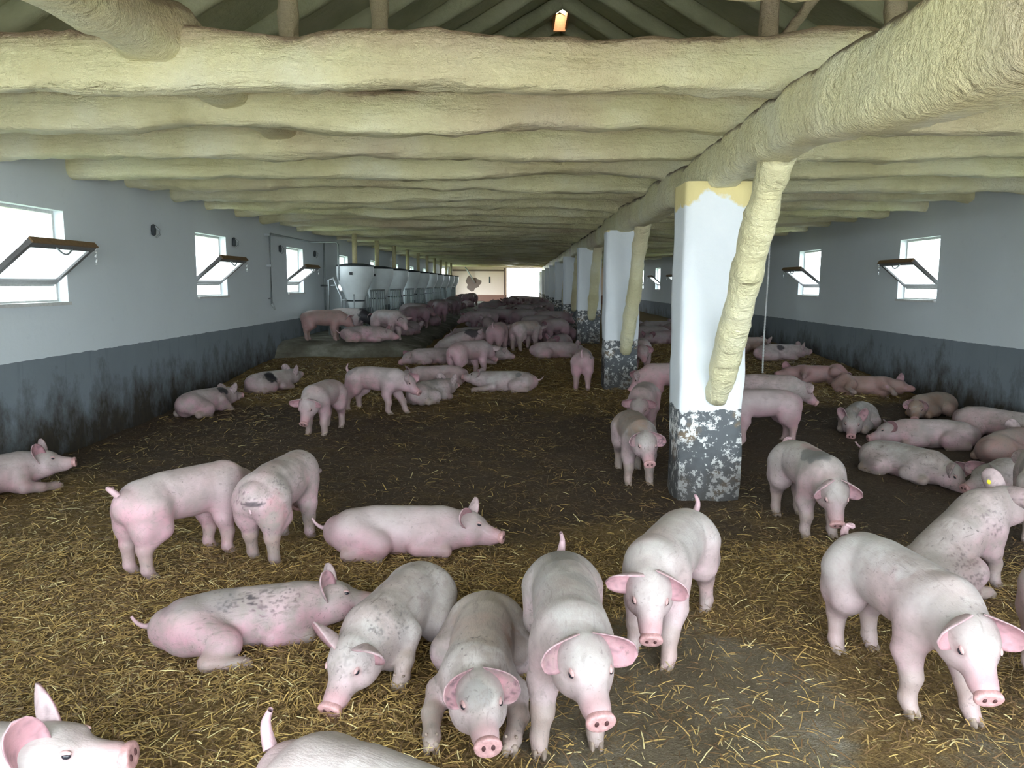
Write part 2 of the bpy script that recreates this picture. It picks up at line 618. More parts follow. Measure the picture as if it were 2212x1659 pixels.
def ring_loft(name, pts, half_w, half_h, seed, amp, up=(0, 0, 1), nseg=60, nring=16, power=3.2, mat=None, parent=None,
              bulge=None, fine=1.0, sag=None):
    """a foam-coated timber: rounded rectangle swept from pts[0] to pts[-1], with a lumpy sprayed skin"""
    a, b = np.array(pts[0], float), np.array(pts[-1], float)
    d = (b - a); L = np.linalg.norm(d); d = d / L
    up = np.array(up, float); s = np.cross(d, up); s /= np.linalg.norm(s); u = np.cross(s, d)
    t = np.linspace(0, 1, nseg + 1)
    th = np.linspace(0, 2 * np.pi, nring, endpoint=False)
    ct, st_ = np.cos(th), np.sin(th)
    ex = np.sign(ct) * np.abs(ct) ** (2 / power); ez = np.sign(st_) * np.abs(st_) ** (2 / power)
    T, _ = np.meshgrid(t, th, indexing='ij')
    ctr = a[None] + d[None] * (t * L)[:, None]
    wob = np.stack([vnoise(np.c_[t * L * 0.9, 0 * t + seed, 0 * t], seed + 5) - 0.5,
                    vnoise(np.c_[t * L * 0.8, 0 * t + seed, 0 * t + 9], seed + 6) - 0.5], 1)
    ctr = ctr + s[None] * wob[:, :1] * amp * 1.2 + u[None] * wob[:, 1:] * amp * 1.6
    for (tb, wb, ab) in (sag or ()):
        ctr = ctr + u[None] * (ab * np.exp(-((t - tb) * L / wb) ** 2))[:, None]
    sc = 1 + 0.0 * t
    if bulge is not None:
        for (tb, wb, ab) in bulge:
            sc = sc + ab * np.exp(-((t - tb) * L / wb) ** 2)
    offs = s[None, None] * (ex * half_w)[None, :, None] + u[None, None] * (ez * half_h)[None, :, None]
    V = ctr[:, None] + offs * sc[:, None, None]
    nd = offs / np.linalg.norm(offs, axis=2, keepdims=True)
    P = V.reshape(-1, 3)
    n = (fbm(P * np.array([2.2, 5, 5]) * fine, 3, seed) - 0.5) * amp * 1.8 + (fbm(P * 13 * fine, 2, seed + 3) - 0.5) * amp * 0.8
    V = V + nd * n.reshape(nseg + 1, nring, 1)
    V = V.reshape(-1, 3)
    i = np.arange(nseg)[:, None] * nring + np.arange(nring)[None]
    j = np.arange(nseg)[:, None] * nring + (np.arange(nring)[None] + 1) % nring
    q = np.stack([i, i + nring, j + nring, j], 2).reshape(-1, 4)
    c0, c1 = len(V), len(V) + 1
    V = np.vstack([V, ctr[0], ctr[-1]])
    caps = []
    for k in range(0, nring, 2):
        caps.append((c0, k, (k + 1) % nring, (k + 2) % nring))
        o_ = nseg * nring
        caps.append((c1, o_ + (k + 2) % nring, o_ + (k + 1) % nring, o_ + k))
    q = np.vstack([q, np.array(caps)])
    me = np_mesh(name, V, q)
    return link(name, me, mat, parent)


# rafters are parts of the roof
for k in range(0, 24):
    y = 2.4 + 1.18 * k
    for xe in (XL - 0.1, XR + 0.1):
        ring_loft('rafter', [(RX, y, RZ - 0.12), (xe, y, EZ - 0.12)], 0.085, 0.11, 300 + k, 0.03, (0, 1, 0) if False else (0, 0, 1),
                  26, 10, 3.0, M['roof'], roof)
# ridge boards, interrupted by the gap and its wooden lining
for (y0, y1) in ((YB, 13.1), (14.6, YE)):
    ring_loft('ridge_board', [(RX, y0, RZ - 0.06), (RX, y1, RZ - 0.06)], 0.06, 0.1, 5, 0.02, (0, 0, 1), 40, 8, 3.0, M['roof'], roof)
MB().box(RX - 0.10, RX + 0.10, 13.97, 14.02, RZ - 0.30, RZ - 0.03).box(RX - 0.12, RX - 0.09, 13.15, 14.0, RZ - 0.26, RZ - 0.08).box(
    RX + 0.09, RX + 0.12, 13.15, 14.0, RZ - 0.26, RZ - 0.08).build('vent_lining', M['orange_wood'], roof)

# ------------------------------------------------------------------ joists, beam, columns
JY0, JDY = 4.62, 1.18
BEAM_X = 1.55
joist_y = [JY0 - 1.62] + [JY0 + JDY * k for k in range(40)]
ORD = ['first', 'second', 'third', 'fourth', 'fifth', 'sixth', 'seventh', 'eighth', 'ninth', 'tenth', 'eleventh', 'twelfth', 'thirteenth', 'fourteenth']
for k, y in enumerate(joist_y):
    if y > YE - 0.4: break
    if y < 14: ns, nr = 150, 24
    elif y < 26: ns, nr = 70, 14
    else: ns, nr = 36, 10
    tb = (BEAM_X - XL) / (XR - XL)
    o = ring_loft('ceiling_joist', [(XL - 0.05, y, Z_JOIST + 0.155), (XR + 0.05, y, Z_JOIST + 0.155)], 0.115, 0.155, 20 + k,
                  0.046, (0, 0, 1), ns, nr, 3.6, M['foam'],
                  bulge=[(tb, 0.28, 0.12), (0.25, 0.25, 0.07)])
    lab = ('lumpy white foam-coated joist in the upper corner over the long beam' if k == 0 else
           ORD[k - 1] + ' foam-coated ceiling joist counting back from the open attic' if k <= 14 else
           'far foam-coated joist spanning the barn from wall to wall')
    tag(o, lab, 'joist', 'foam coated ceiling joists')

beam = ring_loft('support_beam', [(BEAM_X, YB + 0.05, Z_JOIST - 0.15), (BEAM_X, YE - 0.1, Z_JOIST - 0.15)], 0.135, 0.17, 7, 0.04,
                 (0, 0, 1), 420, 18, 3.4, M['foam'], bulge=[((2.3 - YB) / (YE - YB), 1.5, 0.32)], sag=[((2.3 - YB) / (YE - YB), 1.5, -0.085)])
tag(beam, 'long foam-coated beam running the length of the barn on the columns', 'beam')
run = ring_loft('attic_runner', [(-2.02, YB + 0.05, Z_JOIST + 0.27), (-2.02, 24, Z_JOIST + 0.27)], 0.15, 0.14, 8, 0.04, (0, 0, 1), 200, 16, 3.0, M['foam'],
                bulge=[((JY0 - YB) / (24 - YB), 0.22, 0.35)])
tag(run, 'foam-coated runner bridging the joists under the attic posts', 'beam')

post_i = 0
for (x, y, lab) in ((-1.95, 6.98, 'attic post nearer the leaning runner, left of the ridge'),
                    (-1.40, 8.16, 'attic post beside the taller runner post, left of the ridge'),
                    (2.43, 8.16, 'attic post with a side brace, right of the ridge gap'),
                    (3.12, 6.98, 'attic post nearest the long foam beam')):
    zt = RZ - (abs(x - RX)) * (RZ - EZ) / (RX - XL) - 0.30
    o = ring_loft('attic_post', [(x, y, Z_JOIST + (0.47 if x < -1.8 else 0.33)), (x, y, zt)], 0.085, 0.085, 40 + post_i, 0.03, (1, 0, 0), 24, 12, 2.6, M['foam'])
    tag(o, 'pale ' + lab, 'post', 'attic posts')
    post_i += 1
    if x > 0 and y > 8:
        ring_loft('brace', [(x, y, Z_JOIST + 1.15), (x + 0.45, y, Z_JOIST + 1.75)], 0.06, 0.06, 50, 0.02, (0, 1, 0), 14, 8, 2.4, M['foam'], o)

# columns with their diagonal foam braces
COL_Y = [6.44 + 5.55 * k for k in range(9)]
col_me = None
for k, y in enumerate(COL_Y):
    if y > YE - 1: break
    z0 = float(floor_base(BEAM_X, y))
    nz = 30
    hw, hd = 0.25, 0.25
    V, F = [], []
    ring = []
    for i in range(7): ring.append((-hw + 2 * hw * i / 6, -hd))
    for i in range(1, 7): ring.append((hw, -hd + 2 * hd * i / 6))
    for i in range(1, 7): ring.append((hw - 2 * hw * i / 6, hd))
    for i in range(1, 6): ring.append((-hw, hd - 2 * hd * i / 6))
    ring = np.array(ring); nr = len(ring)
    zs = np.linspace(-0.3, Z_JOIST - 0.28 - z0, nz)
    Vc = np.array([[r[0], r[1], z] for z in zs for r in ring])
    cr = np.maximum(np.abs(Vc[:, 0]) / hw, np.abs(Vc[:, 1]) / hd)
    corner = (np.abs(Vc[:, 0]) > hw * 0.99) & (np.abs(Vc[:, 1]) > hd * 0.99)
    nn = (fbm(np.c_[Vc[:, 0] * 4, Vc[:, 1] * 4, Vc[:, 2] * 3 + 10 * k], 3, 60 + k) - 0.5) * 0.028
    Vc[:, :2] *= (1 + nn / 0.25)[:, None]
    Vc[corner, :2] *= 0.965
    i = np.arange(nz - 1)[:, None] * nr + np.arange(nr)[None]
    j = np.arange(nz - 1)[:, None] * nr + (np.arange(nr)[None] + 1) % nr
    q = np.stack([i, j, j + nr, i + nr], 2).reshape(-1, 4)
    col = link('column', np_mesh('column', Vc, q), M['column'])
    col.location = (BEAM_X - 0.03, y, z0)
    tag(col, ['white painted brick column with peeling dark base, nearest the front pigs',
              'second white column, behind the flaking front column, dark stained foot',
              'third white column along the beam, yellow overspray on its foot'][k] if k < 3 else
        ORD[k] + ' white column of the row under the long beam', 'column', 'columns under the long beam')
    zb, zt = 0.86, Z_JOIST - 0.22
    for sgn, nm in ((-1, 'front'), (1, 'rear')):
        pa = (BEAM_X + 0.02, y + sgn * 0.27, zb - 0.06 if k == 0 else z0 + 0.56)
        pb = (BEAM_X + 0.05, y + sgn * 1.46, zt + 0.08)
        br = ring_loft('column_brace', [pa, pb], 0.10, 0.10, 70 + 2 * k + (sgn > 0), 0.035, (1, 0, 0), 46 if k < 2 else 20, 16 if k < 2 else 10,
                       2.2, M['foam'], bulge=[(0.0, 0.15, -0.15), (1.0, 0.15, 0.25)])
        tag(br, {0: 'yellow foam-coated brace leaning from the nearest column up to the beam',
                 1: 'yellow foam brace on the second column, leaning to the beam'}.get(k, 'foam-coated brace on the near side of the %s column under the beam' % ORD[k])
            if sgn < 0 else ('slim foam-coated brace behind the nearest column' if k == 0 else 'foam-coated brace on the rear side of the %s column' % ORD[k]),
            'brace', 'foam coated column braces')
# bulge of foam where the nearest brace meets the beam is part of that brace's own mesh

# ------------------------------------------------------------------ floor


def bed_zone(x, y):
    """r: golden straw amount, g: bare wet concrete amount"""
    p = np.stack([x, y, 0 * x], 1)
    n = fbm(p * 0.9, 3, 11)
    gold = 0.95 - 0.72 * sstep(4.4, 6.0, y + 0.35 * x * (x < 0) + (n - 0.5) * 1.4) + 0.62 * sstep(9.6, 11.5, y + (n - 0.5) * 2)
    gold = gold - 0.5 * sstep(1.6, 3.2, x) * sstep(3.9, 4.9, y) * (1 - sstep(9.6, 12, y))
    gold = gold - 0.25 * sstep(0.2, 1.2, x) * (y < 4.4)
    gold = gold + 0.4 * np.exp(-((x - 0.9) / 0.9) ** 2 - ((y - 5.9) / 0.5) ** 2) * (x > 1.7)
    conc = 1.0 * np.exp(-(((x - 0.62) / 0.85) ** 2 + ((y - 2.95) / 1.15) ** 2) ** 1.2)
    conc = np.maximum(conc, 0.8 * np.exp(-(((x - 1.9) / 0.6) ** 2 + ((y - 2.3) / 0.9) ** 2)))
    return np.clip(gold, 0, 1), np.clip(conc, 0, 1)


ys = np.concatenate([np.arange(YB - 0.1, 8, 0.07), np.arange(8, 18, 0.16), np.arange(18, YE + 0.4, 0.6)])
xs = np.arange(XL - 0.15, XR + 0.2, 0.075)
XX, YY = np.meshgrid(xs, ys, indexing='ij')
ZZ = floor_z(XX, YY)
fine = (fbm(np.stack([XX.ravel() * 9, YY.ravel() * 9, 0 * XX.ravel()], 1), 3, 21) - 0.5).reshape(XX.shape) * 0.035
gz, cz = bed_zone(XX.ravel(), YY.ravel())
ZZ = ZZ + fine * (1 - 0.8 * np.clip(cz * 1.5, 0, 1).reshape(XX.shape))
V = np.stack([XX, YY, ZZ], 2).reshape(-1, 3)
ny = len(ys)
i = (np.arange(len(xs) - 1)[:, None] * ny + np.arange(ny - 1)[None])
q = np.stack([i, i + ny, i + ny + 1, i + 1], 2).reshape(-1, 4)
me = np_mesh('floor', V, q)
at = me.attributes.new('zone', 'FLOAT_VECTOR', 'POINT')
at.data.foreach_set('vector', np.stack([gz, cz, 0 * gz], 1).astype(np.float32).ravel())
struct(link('floor', me, M['floor']))

# ------------------------------------------------------------------ concrete feeding platform on the left
PLAT_Z = 0.60
PLAT_Y0, PLAT_X1 = 14.6, -1.95
nx, nyp = 30, 20
V, F = [], []
prof = [(0.0, -0.2), (0.0, 0.1), (0.12, 0.42), (0.3, 0.56), (0.55, 0.60)]
pl = MB()
ysl = [PLAT_Y0 - 0.15, PLAT_Y0, PLAT_Y0 + 0.18, PLAT_Y0 + 0.5, PLAT_Y0 + 2, 30, YE]
hsl = [-0.1, 0.34, 0.52, PLAT_Z, PLAT_Z, PLAT_Z, PLAT_Z]
xsl = [XL - 0.05, -3.6, -2.8, -2.3, -1.95, -1.65, -1.35]
hx = [1, 1, 1, 0.97, 0.80, 0.4, -0.1]
for yy_, hh_ in zip(ysl, hsl):
    for xx_, h2 in zip(xsl, hx):
        pl.v.append((xx_, yy_ + (0.25 if xx_ > -2.2 and yy_ < 17 else 0) * (xx_ + 2.2), hh_ * h2 if h2 > 0 else -0.1))
for a in range(len(ysl) - 1):
    for b in range(len(xsl) - 1):
        i = a * len(xsl) + b
        pl.f.append((i, i + 1, i + 1 + len(xsl), i + len(xsl)))
platform = pl.build('floor_platform', M['concrete'], smooth=True)
struct(platform)

# ------------------------------------------------------------------ windows: frame, fixed lower light, sash tipped into the barn


def mesh_only(mb, mat, smooth=False):
    o = mb.build('tmp', mat, None, smooth)
    d = o.data
    bpy.data.objects.remove(o)
    return d


hw = WIN_HALF
yo = -0.13
fr = MB()
fr.box(-hw, hw, yo - 0.03, yo + 0.03, WIN_Z0, WIN_Z0 + 0.03).box(-hw, hw, yo - 0.03, yo + 0.03, WIN_Z1 - 0.03, WIN_Z1)
fr.box(-hw, -hw + 0.03, yo - 0.03, yo + 0.03, WIN_Z0 + 0.03, WIN_Z1 - 0.03).box(hw - 0.03, hw, yo - 0.03, yo + 0.03, WIN_Z0 + 0.03, WIN_Z1 - 0.03)
fr.box(-hw + 0.05, hw - 0.05, yo - 0.025, yo + 0.025, 1.655, 1.685)
FRAME_ME = mesh_only(fr, M['frame_white'])
LOW_ME = mesh_only(MB().box(-hw + 0.05, hw - 0.05, yo - 0.004, yo + 0.004, WIN_Z0 + 0.03, 1.655), M['glass'])
SILL_ME = mesh_only(MB().box(-hw + 0.005, hw - 0.005, yo + 0.03, 0.035, WIN_Z0 - 0.02, WIN_Z0 + 0.012), M['frame_white'])
# sash in its own plane: x across, z up from the hinge, then tipped
SH, SW = 0.56, hw - 0.05
sa = MB()
sa.box(-SW, SW, -0.022, 0.022, 0, 0.055).box(-SW, SW, -0.026, 0.026, SH - 0.06, SH)
sa.box(-SW, -SW + 0.055, -0.022, 0.022, 0.055, SH - 0.06).box(SW - 0.055, SW, -0.022, 0.022, 0.055, SH - 0.06)
SASH_ME = mesh_only(sa, M['frame'])
PANE_ME = mesh_only(MB().box(-SW + 0.05, SW - 0.05, -0.003, 0.003, 0.05, SH - 0.055), M['glass'])
HANDLE_ME = mesh_only(MB().tube([(-0.13 + 0.26 * k / 10, 0.03 + 0.05 * math.sin(math.pi * k / 10), SH - 0.035 - 0.03 * math.sin(math.pi * k / 10)) for k in range(11)], 0.008, 6), M['galv'], True)
TOPRAIL_ME = mesh_only(MB().box(-SW, SW, -0.03, 0.03, SH, SH + 0.016), M['wood'])
CHAIN_ME = mesh_only(MB().tube([(0, 0.006 * math.sin(2.1 * k), -0.02 * k) for k in range(10)], [0.012 if k % 2 else 0.006 for k in range(10)], 6), M['rope'], True)

n_win = 0
for side, xw, rz in (('left', XL, -P2), ('right', XR, P2)):
    for wy in WIN_Y:
        if side == 'left' and SIDE_DOOR[0] - 0.7 < wy < SIDE_DOOR[1] + 0.7: continue
        if wy < 5: continue
        n_win += 1
        w = empty('window_%d' % n_win, (xw, wy, 0), rz)
        struct(w)
        link('window_frame', FRAME_ME, None, w)
        link('lower_pane', LOW_ME, None, w)
        link('window_sill', SILL_ME, None, w)
        sash = link('sash', SASH_ME, None, w)
        sash.location = (0, yo + 0.03, 1.69)
        sash.rotation_euler = (-math.radians(50 if n_win % 3 else 53), 0, 0)
        link('pane', PANE_ME, None, sash)
        link('top_rail', TOPRAIL_ME, None, sash)
        link('handle', HANDLE_ME, None, sash)
        ch = link('latch_chain', CHAIN_ME, None, w)
        ch.location = (-SW if side == 'left' else SW, yo + 0.03 + SH * 0.77, 1.69 + SH * 0.64)
        if side == 'left': ch.location.x = SW * -1.0

# ------------------------------------------------------------------ feed hoppers on the platform
hp = MB().lathe([(0.400, 1.46), (0.405, 1.44), (0.400, 1.27), (0.385, 1.20), (0.185, 0.72), (0.18, 0.70), (0.105, 0.36), (0.085, 0.34), (0.085, 0.12), (0.07, 0.12),
                 (0.07, 0.35), (0.16, 0.70), (0.365, 1.20), (0.385, 1.27), (0.385, 1.45)], n=28)
HOP_ME = mesh_only(hp, M['hopper'], True)
LID_ME = mesh_only(MB().lathe([(0.02, 1.525), (0.20, 1.52), (0.405, 1.485), (0.412, 1.455), (0.02, 1.455)], n=28), M['lid'], True)
TUBE_ME = mesh_only(MB().tube([(0, 0, 1.50), (0, 0, 2.16)], 0.055, 12), M['tube'], True)
RING_ME = mesh_only(MB().lathe([(0.19, 0.735), (0.205, 0.73), (0.205, 0.705), (0.185, 0.70)], n=24), M['lid'], True)
PAN_ME = mesh_only(MB().lathe([(0.02, 0.02), (0.30, 0.02), (0.33, 0.16), (0.315, 0.16), (0.28, 0.05), (0.02, 0.05)], n=24), M['galv'], True)
LEG_ME = mesh_only(MB().tube([(0.26, 0, 0.0), (0.26, 0, 0.78), (0.25, 0, 0.86)], 0.012, 6), M['galv'], True)
BOLT_ME = mesh_only(MB().box(-0.03, 0.03, -0.405, -0.44, 1.27, 1.33), M['lid'])
ORDN = ['first', 'second', 'third', 'fourth', 'fifth', 'sixth', 'seventh', 'eighth', 'ninth', 'tenth']
HX = -3.58
for k in range(10):
    f = empty('feed_hopper', (HX, 17.5 + 2.75 * k, PLAT_Z))
    tag(f, '%s pale grey feed hopper counting back along the platform' % ORDN[k], 'feeder', 'feed hoppers in a row')
    for nm, me in (('hopper', HOP_ME), ('lid', LID_ME), ('feed_tube', TUBE_ME), ('rim_ring', RING_ME), ('feed_pan', PAN_ME), ('latch', BOLT_ME)):
        link(nm, me, None, f)
    for a in range(3):
        l = link('leg', LEG_ME, None, f)
        l.rotation_euler = (0, 0, 0.6 + a * 2 * math.pi / 3)

# pen rails between the hoppers
RAIL_ME = mesh_only(MB().tube([(0, 0.45, 0), (0, 2.30, 0)], 0.02, 6), M['pipe'], True)
BAR_ME = mesh_only(MB().tube([(0, 0, 0.0), (0, 0, 0.95)], 0.013, 6), M['pipe'], True)
for k in range(9):
    f = empty('pen_rail', (HX + 0.25, 17.5 + 2.75 * k, PLAT_Z))
    tag(f, 'grey pipe railing between the %s and %s feed hopper of the row' % (ORDN[k], ORDN[k + 1]), 'railing', 'pipe railings between hoppers')
    for z in (0.42, 0.93):
        link('rail', RAIL_ME, None, f).location = (0, 0, z)
    for b in range(7):
        link('bar', BAR_ME, None, f).location = (0, 0.5 + 0.29 * b, 0)

# gate frame at the head of the platform
gt = empty('pen_gate', (-4.1, 16.98, PLAT_Z))
tag(gt, 'pale bent-pipe gate frame beside the first hopper', 'gate')
MB().tube([(0.06, 0, 0), (0.06, 0, 1.16), (0.20, 0, 1.20)], 0.022, 8).build('post', M['galv'], gt, True)
MB().tube([(0.16, 0, 1.22), (0.33, 0, 0.80), (0.33, 0, 0.0)], 0.024, 8).build('post', M['galv'], gt, True)
for z, x0, x1 in ((0.52, 0.06, 0.45), (0.74, 0.33, 0.44), (1.05, 0.10, 0.27)):
    MB().tube([(x0, 0, z), (x1, 0, z)], 0.017, 6).build('rail', M['galv'], gt, True)
for x in (0.15, 0.24, 0.43):
    MB().tube([(x, 0, 0), (x, 0, 0.52)], 0.012, 6).build('bar', M['galv'], gt, True)

# ------------------------------------------------------------------ water pipes and brackets on the left wall
wp = empty('water_pipe', (XL + 0.07, 14.3, 0))
tag(wp, 'thin water pipe with a drop to a drinker, on the wall before the hoppers', 'pipe')
MB().tube([(0, 0, 1.30), (0, 0, 2.53), (0, 0.05, 2.56), (0, 2.6, 2.56), (0.05, 2.65, 2.55), (0.58, 2.65, 2.55), (0.62, 2.65, 2.50), (0.62, 2.65, 1.75)], 0.019, 8).build('pipe', M['pipe'], wp, True)
MB().tube([(0, 0, 1.42), (0.0, -0.14, 1.42)], 0.014, 6).build('drinker_arm', M['pipe'], wp, True)
MB().tube([(0, 0, 1.33), (0.05, 0.03, 1.22)], [0.03, 0.012], 6).build('drinker_nipple', M['galv'], wp, True)
for (dy, dz) in ((-0.06, 2.54), (0.0, 2.0)):
    MB().box(-0.07, 0.02, dy - 0.02, dy + 0.02, dz - 0.02, dz + 0.02).build('pipe_clip', M['galv'], wp)
wp2 = empty('water_pipe', (XL + 0.06, 18.3, 0))
tag(wp2, 'vertical pipe on the dirty wall behind the first hopper', 'pipe')
MB().tube([(0, 0, 1.0), (0, 0, 2.62)], 0.022, 8).build('pipe', M['pipe'], wp2, True)
MB().box(-0.06, 0.05, -0.16, 0.1, 1.62, 1.66).build('valve', M['lid'], wp2)

BR = MB().lathe([(0.01, -0.07), (0.035, -0.055), (0.04, 0.0), (0.035, 0.055), (0.01, 0.07)], n=10)
BR_ME = mesh_only(BR, M['lid'], True)
HOOK_ME = mesh_only(MB().tube([(0.02, 0, 0.05), (0.06, 0.02, 0.0), (0.05, 0.05, -0.05), (0.02, 0.02, -0.09)], 0.012, 6), M['galv'], True)
for k, (y, lab) in enumerate(((9.85, 'between the two nearest windows'), (12.62, 'just past the second window'),
                              (15.05, 'next to the drinker pipe'), (17.6, 'behind the first hopper'))):
    b = empty('wall_bracket', (XL + 0.03, y, 2.33))
    tag(b, 'small dark wall bracket ' + lab, 'bracket', 'small brackets on the left wall')
    link('plate', BR_ME, None, b).scale = (0.7, 1, 1)
    link('hook', HOOK_ME, None, b)

# rope hanging in the right aisle
rp = MB().tube([(0.01 * math.sin(k * 0.05), 0, 2.70 - k * 0.02) for k in range(112)], [0.015 if k % 2 else 0.009 for k in range(112)], 6)
rope = rp.build('hanging_rope', M['rope'], None, True)
rope.location = (3.42, 11.1, 0.0)
tag(rope, 'pale knotted rope hanging down in the right aisle', 'rope')

# ------------------------------------------------------------------ details of the far end wall
far = bpy.data.objects['wall_far']
mb = MB()
pts = []
for k in range(22):
    a = 2 * math.pi * k / 22
    r = 0.47 + 0.09 * math.sin(3 * a + 1) + 0.05 * math.sin(7 * a)
    pts.append((-3.0 + r * math.cos(a), 1.72 + r * 0.95 * math.sin(a)))
for y in (YE - 0.006, YE + 0.01):
    for (x, z) in pts: mb.v.append((x, y, z))
n = len(pts)
mb.f.append(tuple(range(n)))
for k in range(n): mb.f.append((k, (k + 1) % n, n + (k + 1) % n, n + k))
mb.build('bare_plaster_patch', M['plaster'], far)
MB().box(-1.95, -1.86, YE - 0.02, YE + 0.01, 1.75, 2.15).build('wall_slot', M['lid'], far)
MB().tube([(-3.45, YE - 0.5, 2.75), (-2.85, YE - 0.06, 1.75)], 0.045, 8).build('slanting_pipe', M['galv'], far, True)
MB().box(-0.98, -0.90, YE - 0.06, YE + 0.02, 0.3, 2.7).build('door_post', M['plaster'], far)
MB().box(XL + 0.1, -0.9, YE - 0.05, YE + 0.02, 2.50, 2.60).build('lintel_rail', M['plaster'], far)

# ------------------------------------------------------------------ loose straw
rs = np.random.RandomState(12)


def straw(name, x0, x1, y0, y1, n, lmin, lmax, wid, lift, label):
    x = x0 + (x1 - x0) * rs.rand(n); y = y0 + (y1 - y0) * rs.rand(n)
    g_, c_ = bed_zone(x, y)
    patch = fbm(np.stack([x, y, 0 * x], 1) * 2.4, 3, 77)
    keep = rs.rand(n) < np.clip(0.05 + 0.95 * g_ * (0.35 + 1.3 * (patch - 0.2)), 0.03, 1) * (1 - 0.72 * np.clip(c_ * 1.3, 0, 1))
    plat = (x < -1.4) & (y > 14.3)
    keep &= ~plat & (x > XL + 0.12) & (x < XR - 0.12)
    for cy in COL_Y[:3]:
        keep &= ~((np.abs(x - BEAM_X + 0.03) < 0.27) & (np.abs(y - cy) < 0.27))
    x, y, g_ = x[keep], y[keep], g_[keep]
    n = len(x)
    z = floor_z(x, y) + 0.012 + lift * rs.rand(n) ** 2
    a = rs.rand(n) * 2 * np.pi
    L = (lmin + (lmax - lmin) * rs.rand(n) ** 1.8) * 0.5
    tl = (rs.rand(n) - 0.5) * 0.7 * (0.4 + rs.rand(n))
    d = np.stack([np.cos(a) * np.cos(tl), np.sin(a) * np.cos(tl), np.sin(tl)], 1)
    s_ = np.stack([-np.sin(a), np.cos(a), (rs.rand(n) - 0.5) * 1.2], 1)
    s_ = s_ / np.linalg.norm(s_, axis=1, keepdims=True) * (wid * (0.6 + 0.8 * rs.rand(n)) * 0.5)[:, None]
    c = np.stack([x, y, z], 1)
    bow = np.stack([s_[:, 0], s_[:, 1], 0 * x], 1)
    bow = bow / (np.linalg.norm(bow, axis=1, keepdims=True) + 1e-9) * (L * (rs.rand(n) - 0.5) * 0.16)[:, None]
    bow[:, 2] += 0.10 * L
    V = np.stack([c - d * L[:, None] - s_, c - d * L[:, None] + s_, c + bow - s_, c + bow + s_, c + d * L[:, None] - s_, c + d * L[:, None] + s_], 1).reshape(-1, 3)
    b = np.arange(n)[:, None] * 6
    Q = np.concatenate([b + np.array([[0, 2, 3, 1]]), b + np.array([[2, 4, 5, 3]])], 1).reshape(-1, 4)
    me = np_mesh(name, V, Q, False)
    gold = np.array([0.45, 0.305, 0.105]); pale = np.array([0.66, 0.56, 0.28]); brown = np.array([0.17, 0.10, 0.045]); mid = np.array([0.31, 0.198, 0.07])
    r = rs.rand(n)
    w = np.clip(g_ * 1.1, 0.15, 1)
    col = np.where((r < 0.07 * w + 0.01)[:, None], pale, np.where((r < 0.10 + 0.33 * w)[:, None], gold, np.where((r < 0.12 + 0.6 * w)[:, None], mid, brown)))
    col = col * (0.75 + 0.5 * rs.rand(n))[:, None]
    ca = me.color_attributes.new('tint', 'FLOAT_COLOR', 'POINT')
    ca.data.foreach_set('color', np.repeat(np.c_[col, np.ones(n)], 6, axis=0).astype(np.float32).ravel())
    o = link(name, me, M['straw'])
    tag(o, label, 'straw', kind='stuff')
    return n


n1 = straw('loose_straw', -3.6, 3.6, 1.2, 5.05, 205000, 0.025, 0.10, 0.0035, 0.03, 'loose golden straw strewn over the front of the floor')
n2 = straw('loose_straw', XL, XR, 5.05, 9.4, 60000, 0.03, 0.12, 0.0048, 0.03, 'sparse trampled straw on the dark wet bedding')
n3 = straw('loose_straw', XL, XR, 9.4, 17, 60000, 0.05, 0.17, 0.009, 0.04, 'deep straw bedding before the crowded herd')
print('straw', n1, n2, n3)

# ------------------------------------------------------------------ pigs: one continuous skin per animal


